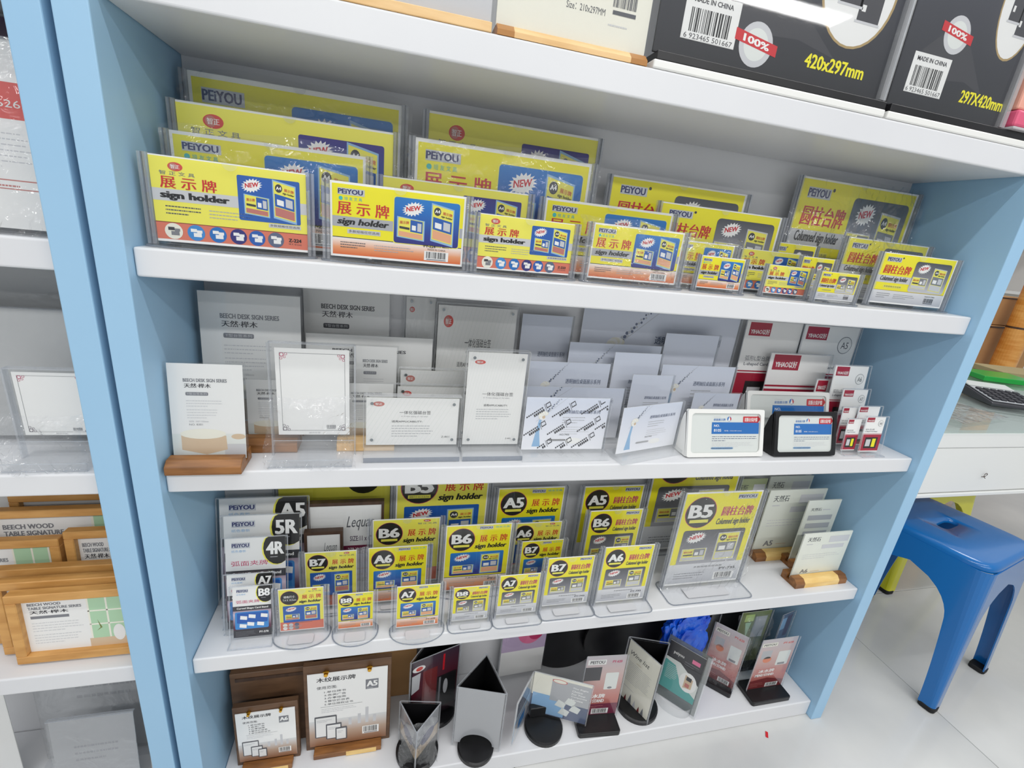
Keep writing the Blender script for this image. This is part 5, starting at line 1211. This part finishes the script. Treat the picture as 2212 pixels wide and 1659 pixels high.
r = empty('pink_case', (1.300, -0.006, ZA + EPS), 0, 'pink plastic case at the right end of the top shelf', 'case')
r.location = (1.350, -0.004, ZA + 0.0228)
MATS['pinkcase'] = mat('pink_plastic', (226, 96, 130), 0.3)
b = MB(); b.box(-0.044, 0.042, 0.0, 0.03, 0.0045, 0.030); b.build('case_body', 'pinkcase', r, bevel=0.004)
b = MB(); b.box(-0.044, 0.042, 0.004, 0.03, 0.0305, 0.12); b.build('case_lid', mat('peach_plastic', (236, 170, 150), 0.3), r, bevel=0.003)
b = MB(); b.box(-0.046, 0.043, -0.002, 0.032, 0.0, 0.004); b.build('case_rim', mat('grey_plastic', (190, 186, 188), 0.4), r, bevel=0.001)

# ------------------------------------------------------------------ neighbouring unit on the left
def left_card(name, x0, x1, y, zs, h, label, art, mat_='acrylic', lean=4, front='paper', group=None, film=None, foot=True):
    r = empty(name, ((x0 + x1) / 2, y, zs + EPS), 0, label, 'desk sign', group); w = x1 - x0; M = lean_m(lean)
    p = Print(w, h - 0.006, None, 0.006, 0, 0.0012, 'paper', front); art(p); p.build('insert_card', r, M)
    b = MB(); b.box(-w / 2 - 0.002, w / 2 + 0.002, -0.004, -0.002, 0.004, h); b.build('front_sheet', mat_, r, M)
    b = MB(); b.box(-w / 2 - 0.002, w / 2 + 0.002, -0.0042, 0.003, h, h + 0.002); b.build('top_edge', 'acrylic_rail', r, M)
    if foot:
        b = MB(); b.box(-w / 2, w / 2, -0.02, 0.012, 0, 0.004); b.build('foot', 'acrylic_base', r)
    if film is not None: bag(r, w, h, film, 0.0)
    return r
def redband(p):
    p.rect(0, 0, 1, 1, 'paper', 1); p.rect(0, 0.60, 1, 0.79, 'softred', 2); p.text('NO.6262', 0.66, 0.66, 0.93, 0.70, 'milk', 3); p.words(0.55, 0.55, 0.92, 7, 0.03, 'lgrey', 2, 0.35); p.rect(0.68, 0.22, 0.95, 0.275, 'rose', 2); p.rect(0.685, 0.226, 0.945, 0.268, 'paper', 3); p.words(0.70, 0.265, 0.93, 1, 0.03, 'rose', 4, 0.5)
left_card('desk_sign', -0.30, -0.084, 0.030, Z['2'], 0.205, 'white bagged card sign with red band on the left neighbour shelf', redband, film=51)
def darktext(p): p.rect(0, 0, 1, 1, 'lgrey', 1); p.text('ATI', 0.86, 0.80, 0.97, 0.84, 'slate', 2, 0.02); p.rect(0, 0.86, 1, 1, 'purple', 2)
left_card('desk_sign', -0.34, -0.079, 0.125, Z['2'], 0.248, 'taller grey sign behind the red-banded one, left neighbour', darktext)
def blank(p): p.rect(0, 0, 1, 1, 'paper', 1)
left_card('desk_sign', -0.36, -0.080, 0.165, Z['3'], 0.255, 'large blank bagged sheet at the back, left neighbour\'s middle shelf', blank, 'film_grey', 1)
left_card('desk_sign', -0.34, -0.080, 0.110, Z['3'], 0.198, 'blank bagged sheet in front of the large one, left neighbour', blank, 'film_grey', 2)
t = t_stand((10, 798), (195, 799), 0.052, 'empty landscape acrylic stand with bordered card, left neighbour\'s middle shelf', Z['3'], art=cert, wrap=52)
GF = 'wooden table frames on the left neighbour shelf'
def wood_frame(x0, x1, y, h, label, art=woodframe_card, bar=0.014, lean=3, d=0.016):
    r = empty('photo_frame', ((x0 + x1) / 2, y, Z['4'] + EPS), 0, label, 'picture frame', GF); w = x1 - x0; M = lean_m(lean)
    for (a, b_, c, e) in ((-w / 2, w / 2, h - bar, h), (-w / 2, w / 2, 0.002, 0.002 + bar), (-w / 2, -w / 2 + bar, bar + 0.002, h - bar), (w / 2 - bar, w / 2, bar + 0.002, h - bar)):
        b = MB(); b.box(a, b_, -d / 2, d / 2, c, e); b.build('frame_bar', 'frame_wood', r, M, bevel=0.0012, seg=1)
    p = Print(w - 2 * bar, h - 2 * bar - 0.002, None, bar + 0.002, 0.002, 0.001, 'paper', 'paper'); art(p); p.build('insert_card', r, M)
    return r
wood_frame(-0.245, -0.080, 0.030, 0.128, 'foremost wooden frame with green window picture, left neighbour')
wood_frame(-0.275, -0.080, 0.052, 0.134, 'wooden frame pressed behind the foremost one, only its top bar showing')
wood_frame(-0.300, -0.080, 0.076, 0.139, 'third wooden frame in the row, only its top bar showing')
wood_frame(-0.205, -0.080, 0.105, 0.182, 'wooden frame with lettered card behind the three low ones')
wood_frame(-0.380, -0.212, 0.105, 0.170, 'wooden frame with green picture at the left picture edge')
wood_frame(-0.330, -0.080, 0.130, 0.208, 'wooden frame near the back with thin dark groove')
wood_frame(-0.30, -0.082, 0.152, 0.224, 'rear wooden frame below the shelf, left neighbour')
left_card('desk_sign', -0.36, -0.080, 0.192, Z['4'], 0.27, 'grey lettered card at the very back of the wooden frames', lambda p: beechcard(p, 1.0, False, True), lean=1)
def lettered(p): p.rect(0, 0, 1, 1, 'lgrey', 1); p.words(0.25, 0.72, 0.85, 3, 0.08, 'text', 2, 0.5, 3); p.words(0.2, 0.42, 0.8, 4, 0.05, 'soft', 2, 0.4, 4)
def branch(p):
    p.rect(0, 0, 1, 1, 'paper', 1); p.words(0.2, 0.80, 0.8, 4, 0.045, 'dark', 2, 0.45, 3); p.words(0.15, 0.56, 0.8, 4, 0.04, 'text', 2, 0.4, 5)
    for (a, b, c, d) in ((0.05, 0.05, 0.6, 0.22), (0.3, 0.13, 0.4, 0.28), (0.5, 0.18, 0.95, 0.26), (0.2, 0.09, 0.28, 0.2)): p.poly([(a, b), (a + 0.02, b - 0.01), (c, d), (c - 0.01, d + 0.008)], 'dark', 3)
GB = 'bagged grey signs on the left neighbour\'s bottom shelf'
left_card('desk_sign', -0.33, -0.084, 0.14, Z['5'], 0.29, 'large bagged grey lettered sign, left neighbour\'s bottom shelf', lettered, 'film_grey', 3, group=GB)
left_card('desk_sign', -0.262, -0.135, 0.05, Z['5'], 0.19, 'smaller bagged grey sign in front, left neighbour\'s bottom shelf', lettered, 'film_grey', 5, group=GB)
left_card('desk_sign', -0.128, -0.080, 0.075, Z['5'], 0.25, 'narrow white sign with black branches beside the blue side panel', branch, 'acrylic', 4, group=GB)
left_card('desk_sign', -0.42, -0.345, 0.10, Z['5'], 0.285, 'white sign at the far left edge, left neighbour\'s bottom shelf', blank, 'acrylic', 2, group=GB)

# ------------------------------------------------------------------ desk, stools and goods on the right
desk = empty('desk', (2.35, 0.5, 0), 0, 'white desk with glass top right of the shelf unit', 'desk')
DX0, DX1, DY0, DY1 = 1.50, 3.20, 0.150, 0.860
def DB(nm, x0, x1, y0, y1, z0, z1, m_, bev=0.002):
    b = MB(); b.box(x0 - 2.35, x1 - 2.35, y0 - 0.5, y1 - 0.5, z0, z1); return b.build(nm, m_, desk, bevel=bev, seg=1)
DB('glass_top', DX0, DX1, DY0, DY1, 0.752, 0.761, 'table_glass', 0)
DB('display_tray', DX0, DX1, DY0 + 0.004, DY1, 0.706, 0.750, 'desk_white')
dr = DB('drawer_front', DX0 + 0.01, DX1, DY0 + 0.006, DY0 + 0.03, 0.566, 0.704, 'desk_white')
b = MB(); q = on(1, 2126, 1023, DY0 + 0.004); b.tube([(q.x - 2.35 + 0.010 * math.cos(t * 0.6), q.y - 0.5 - 0.002 - 0.001 * t, q.z - 0.004 + 0.007 * math.sin(t * 0.6)) for t in range(-3, 8)], 0.0009, 6); b.build('drawer_string', mat('string', (80, 62, 52), 0.8), dr)
DB('bottom_rail', DX0, DX1, DY0 + 0.002, DY0 + 0.04, 0.552, 0.564, 'desk_white')
DB('carcass', DX0 + 0.01, DX1, DY0 + 0.04, DY1, 0.560, 0.704, 'desk_white')
for (x, y) in ((DX0 + 0.03, DY1 - 0.05), (DX1 - 0.05, DY0 + 0.06), (DX1 - 0.05, DY1 - 0.05)):
    DB('leg', x, x + 0.04, y - 0.02, y + 0.02, 0.0, 0.56, 'desk_white')
ZT = 0.7615
# calculator
calc = empty('calculator', (2.30, 0.40, ZT), math.radians(-24), 'black desk calculator on the glass desk top', 'calculator')
b = MB(); b.prism([(-0.10, 0.0), (0.09, 0.0), (0.09, 0.036), (0.05, 0.034), (-0.10, 0.012)], -0.075, 0.075, 'x'); b.build('body', 'calc_body', calc, bevel=0.004)
sl = math.atan2(0.022, 0.15); MC = Matrix.Translation((0, 0, 0.0275)) @ Matrix.Rotation(sl, 4, 'X')
b = MB(); b.box(-0.068, 0.068, -0.092, 0.02, 0.001, 0.0035); b.build('key_plate', 'calc_face', calc, MC)
b = MB(); b.box(-0.070, 0.070, 0.024, 0.07, 0.001, 0.006); b.build('display', mat('calc_screen', (214, 218, 214), 0.12), calc, MC, bevel=0.002)
kb = None
for i in range(6):
    for j in range(5):
        if kb is None:
            b = MB(); b.box(-0.0088, 0.0088, -0.0072, 0.0072, 0, 0.005); kb = b.build('key', 'calc_key', calc, bevel=0.0015, seg=1); k = kb
        else:
            k = kb.copy(); COL.objects.link(k)
        k.parent = calc; k.matrix_local = MC @ Matrix.Translation((-0.055 + 0.022 * i, -0.080 + 0.0195 * j, 0.0036))
b = MB(); b.box(-0.10, 0.10, -0.07, 0.07, 0, 0.02); o = b.build('green_folder', 'green_plastic', None, bevel=0.003); o.location = (2.74, 0.66, ZT); o.rotation_euler = (0, 0, -0.35); tag(o, 'bright green plastic folder behind the calculator', 'folder')
b = MB(); b.box(-0.12, 0.12, -0.08, 0.08, 0, 0.022); o = b.build('kraft_notebook', mat('notebook_kraft', (166, 150, 110), 0.7), None, bevel=0.002); o.location = (2.98, 0.74, ZT); o.rotation_euler = (0, 0, -0.3); tag(o, 'khaki covered notebook behind the green folder', 'notebook')
def loose_film(loc, w, d, seed, label, material='film_grey'):
    rd = random.Random(seed); n = 14; b = MB(); ph = [rd.uniform(0, 6) for _ in range(4)]
    P = [[(-w / 2 + w * i / n, -d / 2 + d * j / n, 0.004 + 0.005 * abs(math.sin(5 * i / n + ph[0]) * math.sin(4 * j / n + ph[1])) + rd.uniform(0, 0.003)) for i in range(n + 1)] for j in range(n + 1)]
    for j in range(n):
        for i in range(n): b.face([P[j][i], P[j][i + 1], P[j + 1][i + 1], P[j + 1][i]])
    o = b.build('plastic_sheet', material, None, fix=True); o.location = loc; o.rotation_euler = (0, 0, rd.uniform(-0.3, 0.3)); return tag(o, label, 'plastic sheet')
loose_film((1.93, 0.30, ZT), 0.26, 0.20, 3, 'crumpled clear plastic sheet near the desk\'s front edge')
loose_film((2.25, 0.62, ZT), 0.24, 0.2, 4, 'crumpled clear plastic sheet further back beside the calculator')
b = MB(); b.box(-0.09, 0.09, -0.06, 0.06, 0, 0.03); o = b.build('peach_package', mat('peach_pack', (222, 176, 150), 0.35), None, bevel=0.006); o.location = (2.42, 0.76, ZT); o.rotation_euler = (0, 0, 0.3); tag(o, 'peach coloured package at the back of the desk', 'package')

def stool(label, mat_, loc, rz, s=0.150, H=0.455, out=0.185):
    r = empty('metal_stool', loc, rz, label, 'stool', 'stamped metal stools')
    # seat: rounded square with rolled rim and a hand slot
    rings = [(s, H - 0.020), (s, H - 0.010), (s - 0.003, H - 0.004), (s - 0.010, H - 0.001), (s - 0.016, H), (s - 0.05, H), (s - 0.09, H)]
    b = MB(); n = 40
    def sq(t, q):
        c_, s_ = math.cos(t), math.sin(t); e = 0.27
        return (q * math.copysign(abs(c_) ** e, c_), q * math.copysign(abs(s_) ** e, s_))
    idx = []
    for q, zz in rings:
        i = len(b.v); idx.append(i); b.v += [(*sq(2 * math.pi * j / n, q), zz) for j in range(n)]
    i = len(b.v); idx.append(i)
    b.v += [(0.046 * math.copysign(abs(math.cos(2 * math.pi * j / n)) ** 0.5, math.cos(2 * math.pi * j / n)), 0.016 * math.copysign(abs(math.sin(2 * math.pi * j / n)) ** 0.7, math.sin(2 * math.pi * j / n)), H) for j in range(n)]
    i2 = len(b.v); b.v += [(x, y, H - 0.012) for x, y, _ in b.v[i:i + n]]; idx.append(i2)
    for a, c in zip(idx, idx[1:]):
        for j in range(n):
            b.f.append((a + j, a + (j + 1) % n, c + (j + 1) % n, c + j)); b.m.append(0); b.uv.append(None)
    b.build('seat', mat_, r, smooth=True)
    # legs: folded sheet corner posts that spread into an arched skirt
    za, zt = 0.345, H - 0.030
    for qx, qy in ((-1, -1), (1, -1), (1, 1), (-1, 1)):
        b = MB(); nl, na = 26, 5; rows = []
        for j in range(nl + 1):
            zz = zt * (1 - j / nl); f = zz / zt; o = out - (out - s) * f
            c_ = 0.010 + 0.020 * f; inn = max(0.0, o - (0.036 + 0.034 * f ** 1.6))
            if zz > za - 0.09:
                k = min(1.0, (zz - (za - 0.09)) / 0.10); inn *= math.sqrt(max(0.0, 1 - k ** 2.2))
            row = [(inn, o)] + [(o - c_ + c_ * math.sin(math.pi / 2 * q / na), o - c_ + c_ * math.cos(math.pi / 2 * q / na)) for q in range(na + 1)] + [(o, inn)]
            rows.append([(qx * x, qy * y, zz + 0.012) for x, y in row])
        for r0, r1 in zip(rows, rows[1:]):
            for q in range(len(r0) - 1):
                b.face([r0[q], r0[q + 1], r1[q + 1], r1[q]])
        lg = b.build('leg', mat_, r, fix=True)
        so = lg.modifiers.new('sheet', 'SOLIDIFY'); so.thickness = 0.003; so.offset = 0
        b = MB(); b.prism(rrect(min(qx * (out - 0.036), qx * (out + 0.003)), max(qx * (out - 0.036), qx * (out + 0.003)), min(qy * (out - 0.036), qy * (out + 0.003)), max(qy * (out - 0.036), qy * (out + 0.003)), 0.01), 0, 0.015)
        b.build('rubber_foot', 'rubber', lg, bevel=0.002, seg=1)
    return r
stool('bright blue stamped metal stool half under the white desk', 'stool_blue', (1.900, 0.158, 0.0005), math.radians(13.5), s=0.156, out=0.178)
stool('yellow stamped metal stool under the desk behind the blue one', 'stool_yellow', (2.285, 0.540, 0.0005), math.radians(3))
o = MB(); o.box(-0.008, 0.008, -0.003, 0.003, 0, 0.001); o = o.build('paper_scrap', 'red', None); o.location = (1.247, -0.030, 0.0005); o.rotation_euler = (0, 0, 0.9); tag(o, 'tiny red paper scrap lying on the floor', 'scrap')

# goods behind the desk
def carton(loc, w, d, h, rz, label, tape=True):
    r = empty('cardboard_box', loc, rz, label, 'cardboard box', 'cardboard boxes behind the desk')
    b = MB(); b.box(-w / 2, w / 2, -d / 2, d / 2, 0, h); b.build('carton', 'kraft', r, bevel=0.003, seg=1)
    b = MB(); b.box(-w / 2 - 0.001, w / 2 + 0.001, -0.03, 0.03, h, h + 0.001); b.build('tape', mat('tape', (200, 160, 96), 0.2), r)
    b = MB(); b.box(-w / 2 + 0.002, w / 2 - 0.002, -d / 2 - 0.0015, -d / 2, h * 0.98 - 0.006, h * 0.985); b.build('flap_seam', 'brown_dark', r)
    return r
carton((3.35, 1.35, 0.0005), 1.0, 0.40, 0.55, 0.0, 'lowest cardboard box behind the desk')
zb = 0.5515
carton((3.35, 1.35, zb), 0.98, 0.40, 0.372, 0.02, 'middle cardboard box with a dark seam behind the desk')
carton((3.35, 1.35, zb + 0.3745), 0.96, 0.38, 0.15, -0.02, 'topmost cardboard box behind the desk')

tube = empty('cardboard_tube', (3.50, 1.07, 0.0005), 0, 'upright orange-brown cardboard tube before the cardboard boxes', 'tube')
b = MB(); b.cyl((0, 0), 0.052, 0, 1.22, 28); b.build('tube_wall', 'bamboo', tube)
b = MB(); b.cyl((0, 0), 0.0528, 0.925, 0.935, 28); b.build('tape_ring', 'brown_dark', tube)
rack = empty('goods_rack', (4.15, 1.95, 0), 0, 'white goods rack in the background at the right picture edge', 'rack')
for zz in (0.3, 0.7, 1.10, 1.50):
    b = MB(); b.box(-0.75, 0.75, -0.18, 0.18, zz - 0.02, zz); b.build('rack_board', 'white_plastic', rack)
for x in (-0.76, 0.76):
    b = MB(); b.box(x - 0.012, x + 0.012, -0.18, 0.18, 0, 1.7); b.build('rack_side', 'white_plastic', rack)
for j, (x, w, h, c, lab) in enumerate(((3.60, 0.22, 0.24, (226, 120, 150), 'pink gift box on the background rack, leftmost'), (3.86, 0.24, 0.20, (190, 50, 110), 'magenta gift box on the background rack'), (4.12, 0.22, 0.26, (240, 176, 190), 'pale pink gift box on the background rack'), (4.40, 0.24, 0.22, (170, 40, 70), 'dark red gift box on the background rack'))):
    r = empty('gift_box', (x, 1.92, 1.1005), 0, lab, 'gift box', 'gift boxes on the background rack')
    m_ = mat('gift_%d' % j, c, 0.4)
    b = MB(); b.box(-w / 2, w / 2, -0.1, 0.1, 0, h * 0.72); b.build('box_body', m_, r, bevel=0.003, seg=1)
    b = MB(); b.box(-w / 2 - 0.003, w / 2 + 0.003, -0.103, 0.103, h * 0.722, h); b.build('box_lid', mat('gift_lid_%d' % j, tuple(min(255, int(v * 1.15) + 12) for v in c), 0.4), r, bevel=0.003, seg=1)
    b = MB(); b.box(-0.012, 0.012, -0.1045, -0.1035, 0.0, h); b.build('ribbon', 'cream', r)
# black round stand bases stacked on edge at the back of the bottom shelf
for (x, y, rad, lab) in ((0.768, 0.188, 0.106, 'black round stand base leaning at the back, left of the blue foil'), (0.915, 0.170, 0.112, 'large black round stand base leaning behind the cream menu stand'), (1.075, 0.188, 0.118, 'black round stand base behind the blue foil package')):
    r = empty('round_stand_base', (x, y, Z5 + EPS), 0, lab, 'stand base', 'black round stand bases at the back')
    M = Matrix.Translation((0, 0, rad + 0.001)) @ Matrix.Rotation(math.radians(-88), 4, 'X')
    b = MB(); b.cyl((0, 0), rad, -0.004, 0.002, 44); b.cyl((0, 0), rad, 0.002, 0.006, 44, r2=rad * 0.95); b.build('disc', 'black_plastic', r, M, fix=True)
    b = MB(); b.box(-0.03, 0.03, -0.004, 0.004, 0.006, 0.016); b.build('card_slot', 'black_plastic', r, M)
    b = MB(); b.cyl((rad * 0.3, rad * 0.62), 0.008, 0.006, 0.0066, 14); b.build('white_sticker', 'paper', r, M)
